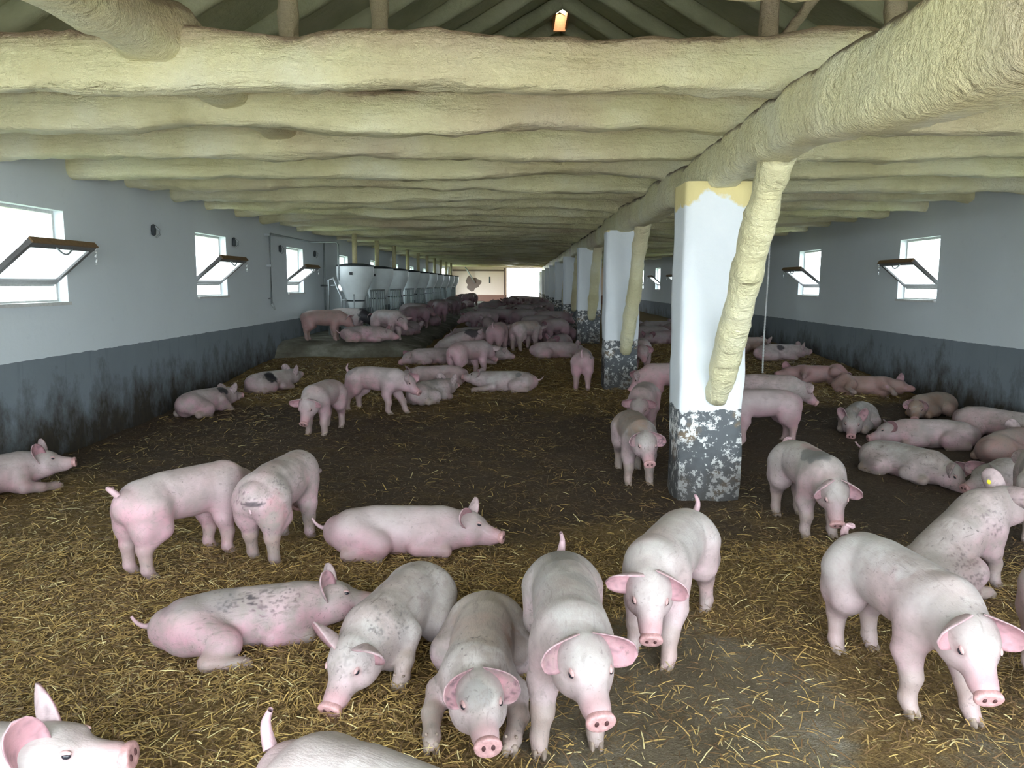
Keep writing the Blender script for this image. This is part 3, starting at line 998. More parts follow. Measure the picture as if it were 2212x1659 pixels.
def mat_skin():
    t = NT('pig_skin')
    p = t.pos()
    inf = t.n('ShaderNodeObjectInfo')
    rnd = inf.outputs['Random']
    off = t.n('ShaderNodeVectorMath', operation='ADD')
    t.l(p, off.inputs[0]); 
    cmb = t.n('ShaderNodeCombineXYZ')
    for k in range(3):
        t.l(t.math('MULTIPLY', rnd, 37.0 + 11 * k), cmb.inputs[k])
    t.l(cmb.outputs[0], off.inputs[1])
    pv = off.outputs[0]
    col = t.n('ShaderNodeAttribute', attribute_name='skin')
    c = col.outputs['Color']; dirt = col.outputs['Alpha']
    n1 = t.noise(9, 5, 0.65, pv)
    n2 = t.noise(46, 4, 0.6, pv, dist=0.6)
    n3 = t.noise(4.0, 4, 0.6, pv)
    c = t.mix(t.ramp(n1, [(0.35, 0.0), (0.7, 0.45)]), c, (0.44, 0.32, 0.325), 'DARKEN')
    # grey-brown dirt rubbed into the bristles
    d = t.math('MULTIPLY', dirt, t.ramp(n1, [(0.36, 0.0), (0.66, 1.0)]))
    c = t.mix(t.math('MULTIPLY', d, 0.85), c, (0.27, 0.235, 0.21), 'DARKEN')
    streak = t.noise(22, 4, 0.65, pv, stretch=(0.35, 1.6, 1.0), dist=0.8)
    c = t.mix(t.math('MULTIPLY', t.ramp(streak, [(0.56, 0.0), (0.70, 1.0)]), t.math('MULTIPLY', dirt, 0.65)), c, (0.19, 0.16, 0.145), 'DARKEN')
    sp = t.math('MULTIPLY', t.ramp(n2, [(0.60, 0.0), (0.67, 1.0)]), t.math('MULTIPLY', t.ramp(n3, [(0.40, 0.0), (0.60, 1.0)]), dirt))
    c = t.mix(t.math('MULTIPLY', sp, 0.8), c, (0.12, 0.10, 0.10))
    vary = t.n('ShaderNodeHueSaturation')
    t.l(c, vary.inputs['Color'])
    t.l(t.math('ADD', t.math('MULTIPLY', rnd, 0.16), 0.92), vary.inputs['Value'])
    t.color(vary.outputs[0])
    fold = t.noise(7, 3, 0.55, pv, stretch=(2.6, 0.7, 0.7), dist=0.4)
    t.bump(t.math('ADD', t.math('ADD', t.math('MULTIPLY', t.noise(130, 3, 0.6, p, stretch=(0.3, 1, 1)), 0.45), t.math('MULTIPLY', n1, 0.5)), t.math('MULTIPLY', fold, 0.7)), 0.30, 0.012)
    t.set(Roughness=0.52)
    t.b.inputs['Specular IOR Level'].default_value = 0.35
    return t.m


M['skin'] = mat_skin()
M['snout'] = plain('snout_skin', (0.48, 0.275, 0.27), 0.4, 0, 0.25, 60)
M['nostril'] = plain('nostril_dark', (0.07, 0.03, 0.03), 0.6)
M['eye'] = plain('eye_dark', (0.02, 0.02, 0.025), 0.15)
M['eyelid'] = plain('eyelid_skin', (0.42, 0.27, 0.26), 0.5, 0, 0.2, 80)
M['hoof'] = plain('hoof_horn', (0.26, 0.20, 0.16), 0.6, 0, 0.3, 40)


def rot(yaw=0, pitch=0, roll=0):
    """x forward, y left, z up; pitch up positive; degrees"""
    y, p, r = (math.radians(q) for q in (yaw, pitch, roll))
    Rz = np.array([[math.cos(y), -math.sin(y), 0], [math.sin(y), math.cos(y), 0], [0, 0, 1]])
    Ry = np.array([[math.cos(p), 0, -math.sin(p)], [0, 1, 0], [math.sin(p), 0, math.cos(p)]])
    Rx = np.array([[1, 0, 0], [0, math.cos(r), -math.sin(r)], [0, math.sin(r), math.cos(r)]])
    return Rz @ Ry @ Rx


def sd_cone(P, a, b, ra, rb, frame=None, sq=1.0):
    """round cone; frame/sq squeeze it sideways"""
    a = np.asarray(a, float); b = np.asarray(b, float)
    if frame is not None:
        m = frame
        P = P @ m; a = a @ m; b = b @ m
        s = np.array([1, 1 / sq, 1])
        P = P * s; a = a * s; b = b * s
    ba = b - a
    t = np.clip((P - a) @ ba / (ba @ ba + 1e-12), 0, 1)
    d = np.sqrt(np.einsum('ij,ij->i', *(2 * [P - a - t[:, None] * ba]))) - (ra + (rb - ra) * t)
    return d * (min(1.0, sq) if frame is not None else 1)


def sd_ell(P, c, R, r):
    q = (P - np.asarray(c)) @ R
    r = np.asarray(r, float)
    k0 = np.linalg.norm(q / r, axis=1)
    k1 = np.linalg.norm(q / (r * r), axis=1) + 1e-9
    return k0 * (k0 - 1) / k1


def smin(a, b, k):
    h = np.clip(0.5 + 0.5 * (b - a) / k, 0, 1)
    return b + (a - b) * h - k * h * (1 - h)


def surface_nets(f, lo, hi, res):
    n = np.ceil((hi - lo) / res).astype(int) + 1
    ax = [lo[k] + res * np.arange(n[k]) for k in range(3)]
    G = np.stack(np.meshgrid(*ax, indexing='ij'), 3).reshape(-1, 3)
    # coarse pass first, exact values only near the surface
    st = 4
    nc = (n + st - 1) // st + 1
    axc = [lo[k] + res * st * np.arange(nc[k]) for k in range(3)]
    Dc = f(np.stack(np.meshgrid(*axc, indexing='ij'), 3).reshape(-1, 3)).reshape(nc)
    ii = [np.minimum((np.arange(n[k]) + st // 2) // st, nc[k] - 1) for k in range(3)]
    D = Dc[np.ix_(*ii)].ravel().copy()
    near = np.abs(D) < res * st * 1.25
    D[near] = f(G[near])
    D = D.reshape(n)
    s = D < 0
    c = n - 1
    cnt = np.zeros(c, np.int8)
    for dx in (0, 1):
        for dy in (0, 1):
            for dz in (0, 1):
                cnt += s[dx:dx + c[0], dy:dy + c[1], dz:dz + c[2]]
    act = (cnt > 0) & (cnt < 8)
    idx = -np.ones(c, np.int64)
    cells = np.argwhere(act)
    idx[act] = np.arange(len(cells))
    acc = np.zeros((len(cells), 3)); num = np.zeros(len(cells))
    offs = [(i, j, k) for i in (0, 1) for j in (0, 1) for k in (0, 1)]
    for o1 in offs:
        for ax_ in range(3):
            if o1[ax_]: continue
            o2 = list(o1); o2[ax_] = 1
            p1 = cells + np.array(o1); p2 = cells + np.array(o2)
            d1 = D[p1[:, 0], p1[:, 1], p1[:, 2]]; d2 = D[p2[:, 0], p2[:, 1], p2[:, 2]]
            m = (d1 < 0) != (d2 < 0)
            t = np.where(m, d1 / np.where(m, d1 - d2, 1), 0)
            pt = p1 + t[:, None] * (p2 - p1)
            acc[m] += pt[m]; num[m] += 1
    V = lo + res * acc / num[:, None]
    Q = []
    for ax_ in range(3):
        u, w = (ax_ + 1) % 3, (ax_ + 2) % 3
        sl = [slice(None)] * 3; sl2 = [slice(None)] * 3
        sl[ax_] = slice(0, n[ax_] - 1); sl2[ax_] = slice(1, n[ax_])
        a, b = s[tuple(sl)], s[tuple(sl2)]
        e = np.argwhere(a != b)
        ok = (e[:, u] > 0) & (e[:, w] > 0) & (e[:, u] < n[u] - 1) & (e[:, w] < n[w] - 1)
        e = e[ok]
        fl = a[e[:, 0], e[:, 1], e[:, 2]]

        def cell(du, dw):
            q = e.copy(); q[:, u] -= du; q[:, w] -= dw
            return idx[q[:, 0], q[:, 1], q[:, 2]]
        q4 = np.stack([cell(1, 1), cell(0, 1), cell(0, 0), cell(1, 0)], 1)
        q4[~fl] = q4[~fl][:, ::-1]
        Q.append(q4)
    return V, np.vstack(Q)


def legs_for(pose, T, Rt, h, o):
    """joint chains (points, radii) for the four legs, in the animal's own frame"""
    out = []
    for s in (1, -1):
        sd = 'l' if s > 0 else 'r'
        if pose == 'stand':
            fx, fy = o.get('f' + sd, (0, 0)); hx, hy = o.get('h' + sd, (0, 0))
            S = T((0.245, 0.085 * s, -0.06)); Fd = np.array([0.245 + fx, 0.105 * s + fy, 0.035])
            E = S * 0.62 + Fd * 0.38 + np.array([-0.025, 0.012 * s, 0.0])
            K = S * 0.28 + Fd * 0.72 + np.array([0.005, 0, 0.02])
            toe = Fd + np.array([0.02, 0, -0.012])
            out.append((('f', s), [S, E, K, Fd + np.array([-0.008, 0, 0.025]), toe], [0.09, 0.068, 0.047, 0.036, 0.035]))
            S = T((-0.31, 0.08 * s, -0.03)); Fd = np.array([-0.37 + hx, 0.10 * s + hy, 0.035])
            st = S * 0.68 + Fd * 0.32 + np.array([0.055, 0.016 * s, 0])
            hk = S * 0.36 + Fd * 0.64 + np.array([-0.035, 0, 0.02])
            out.append((('ham', s), [T((-0.385, 0.075 * s, -0.06)), S * 0.5 + hk * 0.5 + np.array([-0.03, 0.005 * s, 0]), hk], [0.095, 0.08, 0.046]))
            toe = Fd + np.array([0.02, 0, -0.012])
            out.append((('h', s), [S, st, hk, Fd + np.array([-0.006, 0, 0.03]), toe], [0.118, 0.084, 0.048, 0.036, 0.035]))
        elif pose == 'lie':
            mode = o.get('f' + sd, 'fold'); hm = o.get('h' + sd, 'fold')
            S = T((0.235, 0.085 * s, -0.04))
            if mode == 'out':
                pts = [S, np.array([0.22, 0.17 * s, 0.09]), np.array([0.36, 0.19 * s, 0.055]), np.array([0.50, 0.17 * s, 0.035]), np.array([0.545, 0.165 * s, 0.032])]
            elif mode == 'prop':      # half raised on its forelegs
                pts = [S, np.array([0.20, 0.14 * s, 0.20]), np.array([0.29, 0.16 * s, 0.11]), np.array([0.34, 0.165 * s, 0.04]), np.array([0.37, 0.165 * s, 0.03])]
            else:
                pts = [S, np.array([0.14, 0.15 * s, 0.085]), np.array([0.33, 0.145 * s, 0.05]), np.array([0.24, 0.10 * s, 0.035]), np.array([0.20, 0.09 * s, 0.03])]
            out.append((('f', s), pts, [0.085, 0.062, 0.044, 0.036, 0.034]))
            S = T((-0.31, 0.085 * s, -0.02))
            if hm == 'out':
                pts = [S, np.array([-0.13, 0.22 * s, 0.11]), np.array([-0.22, 0.31 * s, 0.06]), np.array([-0.06, 0.33 * s, 0.035]), np.array([-0.02, 0.33 * s, 0.03])]
            else:
                pts = [S, np.array([-0.13, 0.17 * s, 0.11]), np.array([-0.33, 0.19 * s, 0.05]), np.array([-0.16, 0.20 * s, 0.035]), np.array([-0.12, 0.20 * s, 0.03])]
            out.append((('h', s), pts, [0.125, 0.095, 0.046, 0.036, 0.034]))
        elif pose == 'side':          # flat on its flank, legs stretched to its belly side (given in trunk frame)
            S = T((0.235, 0.08 * s, -0.05))
            k = 0.0 if s > 0 else 0.05
            pts = [S, T((0.27, 0.085 * s, -0.20)), T((0.30 + k, 0.09 * s, -0.33)), T((0.31 + k, 0.09 * s, -0.43)), T((0.33 + k, 0.09 * s, -0.46))]
            out.append((('f', s), pts, [0.088, 0.062, 0.042, 0.034, 0.034]))
            S = T((-0.31, 0.08 * s, -0.03))
            pts = [S, T((-0.24, 0.09 * s, -0.17)), T((-0.36 + k, 0.09 * s, -0.29)), T((-0.30 + k, 0.09 * s, -0.42)), T((-0.27 + k, 0.09 * s, -0.45))]
            out.append((('h', s), pts, [0.125, 0.09, 0.043, 0.034, 0.034]))
        elif pose == 'sit':
            fx, fy = o.get('f' + sd, (0, 0))
            S = T((0.245, 0.085 * s, -0.06))
            Fd = np.array([S[0] + 0.03 + fx, 0.11 * s + fy, 0.035])
            E = S * 0.62 + Fd * 0.38 + np.array([-0.03, 0.012 * s, 0.0])
            K = S * 0.30 + Fd * 0.70 + np.array([0.012, 0, 0.02])
            out.append((('f', s), [S, E, K, Fd + np.array([-0.006, 0, 0.025]), Fd + np.array([0.02, 0, -0.012])], [0.088, 0.064, 0.044, 0.035, 0.034]))
            S = T((-0.30, 0.09 * s, -0.03))
            pts = [S, S + np.array([0.20, 0.07 * s, 0.04]), np.array([S[0] + 0.10, 0.19 * s, 0.05]), np.array([S[0] + 0.28, 0.20 * s, 0.035]), np.array([S[0] + 0.33, 0.20 * s, 0.03])]
            out.append((('h', s), pts, [0.13, 0.10, 0.05, 0.036, 0.034]))
    return out


def pig_mesh(pose='stand', head=(0, -15), drop=0.0, bend=0.0, pitch=0.0, roll=0.0, legs=None, ears=(20, 20), tail='curl', res=0.014,
             seed=0, tone=0.5, dirt=0.4, patches=(), fat=1.0, neck=0.0, earset=None):
    """returns verts, quads, colours, info (positions for eyes, snout, hooves)"""
    o = legs or {}
    h = {'stand': 0.488, 'lie': 0.162, 'side': 0.150, 'sit': 0.30}[pose] + drop
    if pose == 'sit' and pitch == 0: pitch = 34
    if pose == 'side' and roll == 0: roll = 82
    Rt = rot(0, pitch, roll)
    ctr = np.array([0, 0, h])

    def T(p):
        x, y, z = p
        q = np.array([x, y + 0.5 * bend * x * x * np.sign(x if x > 0 else -x), z])
        return Rt @ q + ctr
    prims = []       # (function, k)
    spine = [(-0.405, 0, -0.005, 0.118), (-0.31, 0, 0.0, 0.155), (-0.15, 0, 0.006, 0.168), (0.03, 0, -0.004, 0.173),
             (0.18, 0, -0.002, 0.168), (0.30, 0, 0.0, 0.148)]
    sp = [(T(q[:3]), q[3] * fat) for q in spine]
    Rsq = Rt / np.array([1, 0.9, 1])[None]
    spq = np.array([q[0] for q in sp]) @ Rsq

    def trunk(P):
        P = P @ Rsq
        d = None
        for i in range(len(sp) - 1):
            e = sd_cone(P, spq[i], spq[i + 1], sp[i][1], sp[i + 1][1])
            d = e if d is None else np.minimum(d, e)
        return d * 0.92
    prims.append((trunk, 0.03))
    for s in (1, -1):
        prims.append((lambda P, s=s: sd_ell(P, T((-0.315, 0.074 * s, -0.03)), Rt, (0.145, 0.086 * fat, 0.145)), 0.05))
        prims.append((lambda P, s=s: sd_ell(P, T((0.235, 0.078 * s, -0.045)), Rt, (0.115, 0.078 * fat, 0.15)), 0.05))
    # neck and head
    hy, hp = head
    N0 = T((0.31, 0, 0.015))
    Rh = rot(0, pitch if pose != 'sit' else pitch * 0.3, roll if pose == 'side' else roll * 0.4) @ rot(hy, hp, 0)
    Rn = rot(0, pitch if pose != 'sit' else pitch * 0.45, roll if pose == 'side' else roll * 0.6) @ rot(hy * 0.5, hp * 0.55 + neck, 0)
    Hc = N0 + Rn @ np.array([0.165, 0, 0.012])
    prims.append((lambda P: sd_cone(P, N0, Hc, 0.138 * fat, 0.108, None), 0.06))
    prims.append((lambda P: sd_cone(P, N0 + Rn @ np.array([0.03, 0, -0.05]), Hc + Rh @ np.array([0.02, 0, -0.055]), 0.11, 0.078), 0.05))

    def HP(p): return Hc + Rh @ np.asarray(p, float)
    prims += [(lambda P: sd_ell(P, HP((0.015, 0, 0.0)), Rh, (0.115, 0.098, 0.102)), 0.04),
              (lambda P: sd_cone(P, HP((0.06, 0, -0.004)), HP((0.195, 0, -0.040)), 0.086, 0.054), 0.045),
              (lambda P: sd_cone(P, HP((0.05, 0, -0.065)), HP((0.185, 0, -0.080)), 0.058, 0.032), 0.03),
              (lambda P: sd_cone(P, HP((0.19, 0, -0.040)), HP((0.228, 0, -0.042)), 0.051, 0.050), 0.02)]
    for s in (1, -1):
        prims.append((lambda P, s=s: sd_ell(P, HP((0.02, 0.056 * s, -0.05)), Rh, (0.10, 0.060, 0.074)), 0.04))
        prims.append((lambda P, s=s: sd_ell(P, HP((0.085, 0.052 * s, 0.043)), Rh, (0.042, 0.026, 0.024)), 0.03))
    chains = legs_for(pose, T, Rt, h, o)
    for key, pts, rr in chains:
        for i in range(len(pts) - 1):
            k = 0.05 if i == 0 or key[0] == 'ham' else 0.022
            prims.append((lambda P, a=pts[i], b=pts[i + 1], ra=rr[i], rb=rr[i + 1]: sd_cone(P, a, b, ra, rb), k))

    def f(P):
        d = None
        for fn, k in prims:
            e = fn(P)
            d = e if d is None else smin(d, e, k)
        if pose != 'stand':
            d = np.maximum(d, -(P[:, 2] + 0.012))
        return d
    allp = [q[0] for q in sp] + [Hc, HP((0.27, 0, -0.04))] + [p for c in chains for p in c[1]]
    allp = np.array(allp)
    lo = allp.min(0) - 0.22; hi = allp.max(0) + 0.22
    lo[2] = max(lo[2], -0.05)
    V, Q = surface_nets(f, lo, hi, res)
    # pull the vertices onto the true surface
    e = 0.003
    f0 = f(V)
    g = np.stack([f(V + np.eye(3)[k] * e) - f0 for k in range(3)], 1) / e
    gl = np.linalg.norm(g, axis=1, keepdims=True) + 1e-9
    V = V - np.clip(f0[:, None] / gl, -res, res) * g / gl * 0.9
    # ---------------- colours
    rs = np.random.RandomState(seed + 5)
    white = np.array([0.45, 0.415, 0.395]); pink = np.array([0.465, 0.265, 0.30]); deep = np.array([0.46, 0.215, 0.23])
    mud = np.array([0.12, 0.085, 0.06]); grey = np.array([0.14, 0.135, 0.135])
    Vt = (V - ctr) @ Rt               # trunk frame
    Vh = (V - Hc) @ Rh
    off = rs.rand(3) * 50
    n1 = fbm(Vt * 5 + off, 3, seed); n2 = fbm(Vt * 14 + off, 3, seed + 1); n3 = fbm(Vt * 2.6 + off, 2, seed + 2)
    low = sstep(0.10, -0.16, Vt[:, 2] + (n1 - 0.5) * 0.2)
    w = np.clip(tone + (low - 0.4) * 0.55 + (n3 - 0.5) * 0.9, 0, 1)
    col = white[None] * (1 - w[:, None]) + pink[None] * w[:, None]
    back = sstep(0.06, 0.16, Vt[:, 2] + (n1 - 0.5) * 0.16) * (0.15 + 0.75 * dirt)
    col = col + (np.array([0.40, 0.385, 0.35]) - col) * (back * (0.25 + 0.75 * n3))[:, None]
    blot = sstep(0.50, 0.64, n1) * sstep(0.40, 0.58, n3) * (0.2 + dirt)
    col = col + (np.array([0.20, 0.175, 0.16]) - col) * np.clip(blot * 0.65, 0, 0.8)[:, None]
    blush = sstep(0.50, 0.68, fbm(Vt * 3.4 + off + 7, 3, seed + 9))
    col = col + (deep * 1.1 - col) * (blush * (0.12 + 0.30 * tone))[:, None]
    legz = sstep(-0.20, -0.26, Vt[:, 2]) if pose == 'stand' else 0 * low
    rump = sstep(-0.36, -0.46, Vt[:, 0])
    col = col + (pink - col) * (rump * 0.5)[:, None]
    inhead = (Vh[:, 0] > -0.03) & (np.abs(Vh[:, 1]) < 0.14) & (np.abs(Vh[:, 2]) < 0.16)
    mz = sstep(0.16, 0.235, Vh[:, 0]) * inhead
    col = col + (deep * 1.05 - col) * (mz * (0.15 + 0.5 * n2))[:, None]
    face = inhead * sstep(-0.01, 0.05, Vh[:, 2] + (n2 - 0.5) * 0.08) * sstep(0.17, 0.10, Vh[:, 0]) * (0.15 + 0.8 * dirt)
    col = col + (np.array([0.30, 0.29, 0.255]) - col) * (face * (0.2 + 0.9 * n1))[:, None]
    # dirty lower legs
    lz = np.zeros(len(V))
    for key, pts, rr in chains:
        if key[0] == 'ham': continue
        a, b = pts[2], pts[-1]
        d = sd_cone(V, a, b, rr[2], rr[-1])
        lz = np.maximum(lz, sstep(0.03, 0.0, d))
    lz = lz * (0.25 + 0.9 * n2)
    col = col + (np.array([0.30, 0.22, 0.18]) - col) * np.clip(lz * (0.45 + dirt), 0, 0.8)[:, None]
    for (c, r, amt, kind) in patches:
        pc = {'grey': grey, 'mud': mud, 'black': np.array([0.028, 0.026, 0.03]), 'speck': np.array([0.035, 0.03, 0.035]), 'pink': deep, 'white': np.array([0.58, 0.57, 0.56]),
              'brown': np.array([0.27, 0.155, 0.10])}[kind]
        d = np.linalg.norm((Vt - np.array(c)) / (np.array(r) * 1.3), axis=1)
        m = sstep(1.12, 0.88, d + (n2 - 0.5) * 1.1) * min(1.0, amt * 1.12)
        if kind == 'speck':
            m = m * 0.62 * sstep(0.55, 0.66, fbm(Vt * np.array([55, 85, 85]) + off, 2, seed + 31))
        col = col + (pc - col) * m[:, None]
    da = np.clip((0.12 + 1.25 * dirt) * (0.35 + 1.3 * n3), 0, 1)
    da = da * (1 - 0.6 * mz)
    colA = np.c_[np.clip(col, 0, 1), da]
    # ---------------- ears
    info = {'eyes': [], 'hooves': [], 'snout': None}
    eV, eQ, eC = [V], [Q], [colA]
    nb = len(V)
    for s in (1, -1):
        spread, fwd = ears if earset is None else earset[0 if s > 0 else 1]
        base = HP((-0.018, 0.066 * s, 0.062))
        Le = np.array([math.sin(math.radians(fwd)), s * math.sin(math.radians(spread)), 0])
        Le[2] = math.sqrt(max(0.0, 1 - min(0.999, Le[0] ** 2 + Le[1] ** 2)))
        if spread > 90: Le = np.array([math.sin(math.radians(fwd)), s * math.cos(math.radians(spread - 90)), -math.sin(math.radians(spread - 90))])
        Le /= np.linalg.norm(Le)
        Nn = np.array([0.80, s * 0.55, 0.1]); Nn -= Le * (Nn @ Le); Nn /= np.linalg.norm(Nn)     # opening faces forward and out
        Wd = np.cross(Nn, Le)
        Ln, Wn = 0.18, 0.070
        nu, nv = 13, 13
        u = np.linspace(0, 1, nu); v = np.linspace(-1, 1, nv)
        U, Vv = np.meshgrid(u, v, indexing='ij')
        wid = Wn * np.sqrt(np.clip(1 - U ** 2.4, 0, 1)) * (0.80 + 0.45 * U) + 0.004
        curl = 0.05 * U ** 2 + 0.012 * (rs.rand() - 0.5)
        cup = 0.9 * (wid * Vv) ** 2 / Wn * (1.15 - 0.7 * U)
        base2 = base - Rh @ (Le * 0.025)
        loc = Le[None, None] * (Ln * (U + 0.0))[..., None] + Wd[None, None] * (wid * Vv)[..., None] + Nn[None, None] * (curl + cup)[..., None]
        top = loc + Nn * 0.004; bot = loc - Nn * 0.005
        G = np.concatenate([top.reshape(-1, 3), bot.reshape(-1, 3)]) @ Rh.T + base2
        ii = (np.arange(nu - 1)[:, None] * nv + np.arange(nv - 1)[None]).ravel()
        qt = np.stack([ii, ii + nv, ii + nv + 1, ii + 1], 1)
        qb = np.stack([ii, ii + 1, ii + nv + 1, ii + nv], 1) + nu * nv
        per = [k * nv for k in range(nu)] + [(nu - 1) * nv + k for k in range(1, nv)] + [k * nv + nv - 1 for k in range(nu - 2, -1, -1)]
        sd_ = np.array([(per[k], per[k + 1], per[k + 1] + nu * nv, per[k] + nu * nv) for k in range(len(per) - 1)])
        qq = np.vstack([qt, qb, sd_[:, ::-1]])
        if s < 0: qq = qq[:, ::-1]
        cc = np.tile(np.r_[pink * 0.5 + white * 0.5, dirt], (2 * nu * nv, 1))
        cc[:nu * nv, :3] = (pink * 0.6 + deep * 0.4) * (0.9 + 0.1 * (1 - np.abs(Vv.ravel())))[:, None]
        ne = fbm(G * 30 + off, 2, seed)
        cc[:, :3] *= (0.80 + 0.35 * ne)[:, None]
        sp_ = sstep(0.60, 0.70, fbm(G * 55 + off, 2, seed + 4)) * (0.2 + 0.7 * dirt)
        cc[:, :3] += (np.array([0.12, 0.09, 0.10]) - cc[:, :3]) * sp_[:, None]
        eV.append(G); eQ.append(qq + nb); eC.append(cc); nb += len(G)
        # eyes: march outward to the skin
        d0 = Rh @ np.array([0.25, 0.9 * s, 0.38]); d0 /= np.linalg.norm(d0)
        p = HP((0.098, 0.02 * s, 0.012))
        for _ in range(60):
            if f(p[None])[0] > -0.002: break
            p = p + d0 * 0.002
        info['eyes'].append((p, d0))
        de = np.linalg.norm((V - p) * np.array([1, 1, 1.0]), axis=1)
        ring = sstep(0.034, 0.012, de)
        colA[:, :3] += (np.array([0.34, 0.20, 0.20]) - colA[:, :3]) * (ring * 0.75)[:, None]
        info.setdefault('eartag', []).append((G[:nu * nv].reshape(nu, nv, 3)[6, 6] + Rh @ Nn * 0.004, Rh @ Nn, Rh @ Le))
        info.setdefault('earback', []).append((G[nu * nv:].reshape(nu, nv, 3)[6, 6] - Rh @ Nn * 0.004, -(Rh @ Nn), Rh @ Le))
    info['snout'] = (HP((0.272, 0, -0.043)), Rh)
    for key, pts, rr in chains:
        if key[0] == 'ham': continue
        info['hooves'].append((pts[-1], pts[-2]))
    # ---------------- tail
    if tail:
        tb = T((-0.50, 0, 0.055)) if True else None
        tp = []
        m = 16
        for k in range(m):
            t = k / (m - 1)
            if tail == 'curl':
                a = t * 5.2
                q = np.array([-0.035 * t - 0.018 * math.sin(a) - 0.02, 0.028 * (1 - math.cos(a)), 0.03 + 0.07 * t + 0.018 * math.sin(a)])
            elif tail == 'up':
                a = t * 3.2
                q = np.array([-0.02 - 0.03 * math.sin(a), 0.012 * math.sin(3 * t), 0.02 + 0.12 * t])
            elif tail == 'out':
                q = np.array([-0.13 * t, 0.03 * math.sin(4 * t), -0.02 - 0.04 * t + 0.09 * t ** 3])
            else:
                q = np.array([-0.02 - 0.02 * t, 0.015 * math.sin(4 * t), 0.0 - 0.14 * t])
            tp.append(tb + np.array([0.03, 0, 0]) + Rt @ q)
        mb = MB().tube(tp, [0.023 - 0.015 * (k / (m - 1)) for k in range(m)], 7, cap=False, ref=tuple(Rt @ np.array([0.0, 1.0, 0.0])), alt=(1, 0, 0))
        tip = len(mb.v); mb.v.append(tuple(tp[-1] + 0.3 * (tp[-1] - tp[-2])))
        e0 = (m - 1) * 7
        mb.f += [(tip, e0 + (k + 1) % 7, e0 + k, e0 + k) for k in range(7)]
        G = np.array(mb.v); qq = np.array(mb.f)
        G[:, 2] = np.maximum(G[:, 2], 0.012)
        eV.append(G); eQ.append(qq + nb); eC.append(np.tile(np.r_[pink * 0.75 + white * 0.25, dirt * 0.4], (len(G), 1))); nb += len(G)
    return np.vstack(eV), np.vstack(eQ), np.vstack(eC), info


def skin_mesh(V, Q, Cc, name='pig'):
    me = np_mesh(name, V, Q)
    ca = me.color_attributes.new('skin', 'FLOAT_COLOR', 'POINT')
    ca.data.foreach_set('color', Cc.astype(np.float32).ravel())
    me.materials.append(M['skin'])
    return me


def basis(z, x_hint):
    z = np.array(z, float); z /= np.linalg.norm(z)
    x = np.array(x_hint, float); x -= z * (x @ z); x /= (np.linalg.norm(x) + 1e-9)
    return np.stack([x, np.cross(z, x), z], 1)


def make_snout_mesh():
    mb = MB(); n = 18
    prof = [(0.042, -0.030), (0.049, -0.016), (0.053, -0.004), (0.052, 0.006), (0.046, 0.011), (0.032, 0.009), (0.012, 0.008)]
    for r, x in prof:
        for k in range(n):
            a = 2 * math.pi * k / n
            mb.v.append((x, 1.08 * r * math.cos(a), 0.86 * r * math.sin(a) - 0.10 * x * 0))
    for i in range(len(prof) - 1):
        for k in range(n):
            a, b = i * n + k, i * n + (k + 1) % n
            mb.f.append((a, b, b + n, a + n))
    mb.f.append(tuple((len(prof) - 1) * n + k for k in range(n)))
    me = mb.build('tmp', M['snout'], smooth=True)
    d = me.data; bpy.data.objects.remove(me); return d


def ellipsoid_mesh(r, mat, nu=10, nv=7):
    mb = MB()
    prof = [(math.sin(math.pi * k / nv), -math.cos(math.pi * k / nv)) for k in range(nv + 1)]
    prof[0] = (0.02, -1); prof[-1] = (0.02, 1)
    mb.lathe(prof, n=nu, close=True)
    mb.v = [(x * r[0], y * r[1], z * r[2]) for x, y, z in mb.v]
    me = mb.build('tmp', mat, smooth=True)
    d = me.data; bpy.data.objects.remove(me); return d


def make_hoof_mesh():
    mb = MB()
    for s in (1, -1):
        n0 = len(mb.v)
        rings = [(0.0, 1.0, -0.030), (0.002, 1.0, -0.012), (-0.008, 0.85, 0.008)]
        for (dx, sc, z) in rings:
            for k in range(10):
                a = 2 * math.pi * k / 10
                fx = 0.034 * math.cos(a) * sc * (1.25 if math.cos(a) > 0 else 0.9)
                mb.v.append((fx + dx + 0.006, s * 0.0175 + 0.0165 * math.sin(a) * sc * (1 - 0.35 * max(0, math.cos(a))), z))
        for i in range(2):
            for k in range(10):
                a, b = n0 + i * 10 + k, n0 + i * 10 + (k + 1) % 10
                mb.f.append((a, b, b + 10, a + 10))
        mb.f.append(tuple(n0 + k for k in range(10))[::-1]); mb.f.append(tuple(n0 + 20 + k for k in range(10)))
        # dew claw
        mb.tube([(-0.022, s * 0.018, 0.022), (-0.040, s * 0.024, 0.006)], [0.010, 0.005], 6)
    me = mb.build('tmp', M['hoof'], smooth=True)
    d = me.data; bpy.data.objects.remove(me); return d


SNOUT_ME = make_snout_mesh()
NOSTRIL_ME = ellipsoid_mesh((0.005, 0.0085, 0.0125), M['nostril'])
EYE_ME = ellipsoid_mesh((0.0155, 0.0115, 0.0095), M['eye'])
LID_EYE_ME = ellipsoid_mesh((0.0200, 0.0095, 0.0080), M['eyelid'])
HOOF_ME = make_hoof_mesh()
TAG_ME = ellipsoid_mesh((0.016, 0.014, 0.004), M['yellow'])


def child(name, me, parent, R, loc):
    o = link(name, me, None, parent)
    m = Matrix([[R[i][0], R[i][1], R[i][2], loc[i]] for i in range(3)] + [[0, 0, 0, 1]])
    o.matrix_local = m
    return o


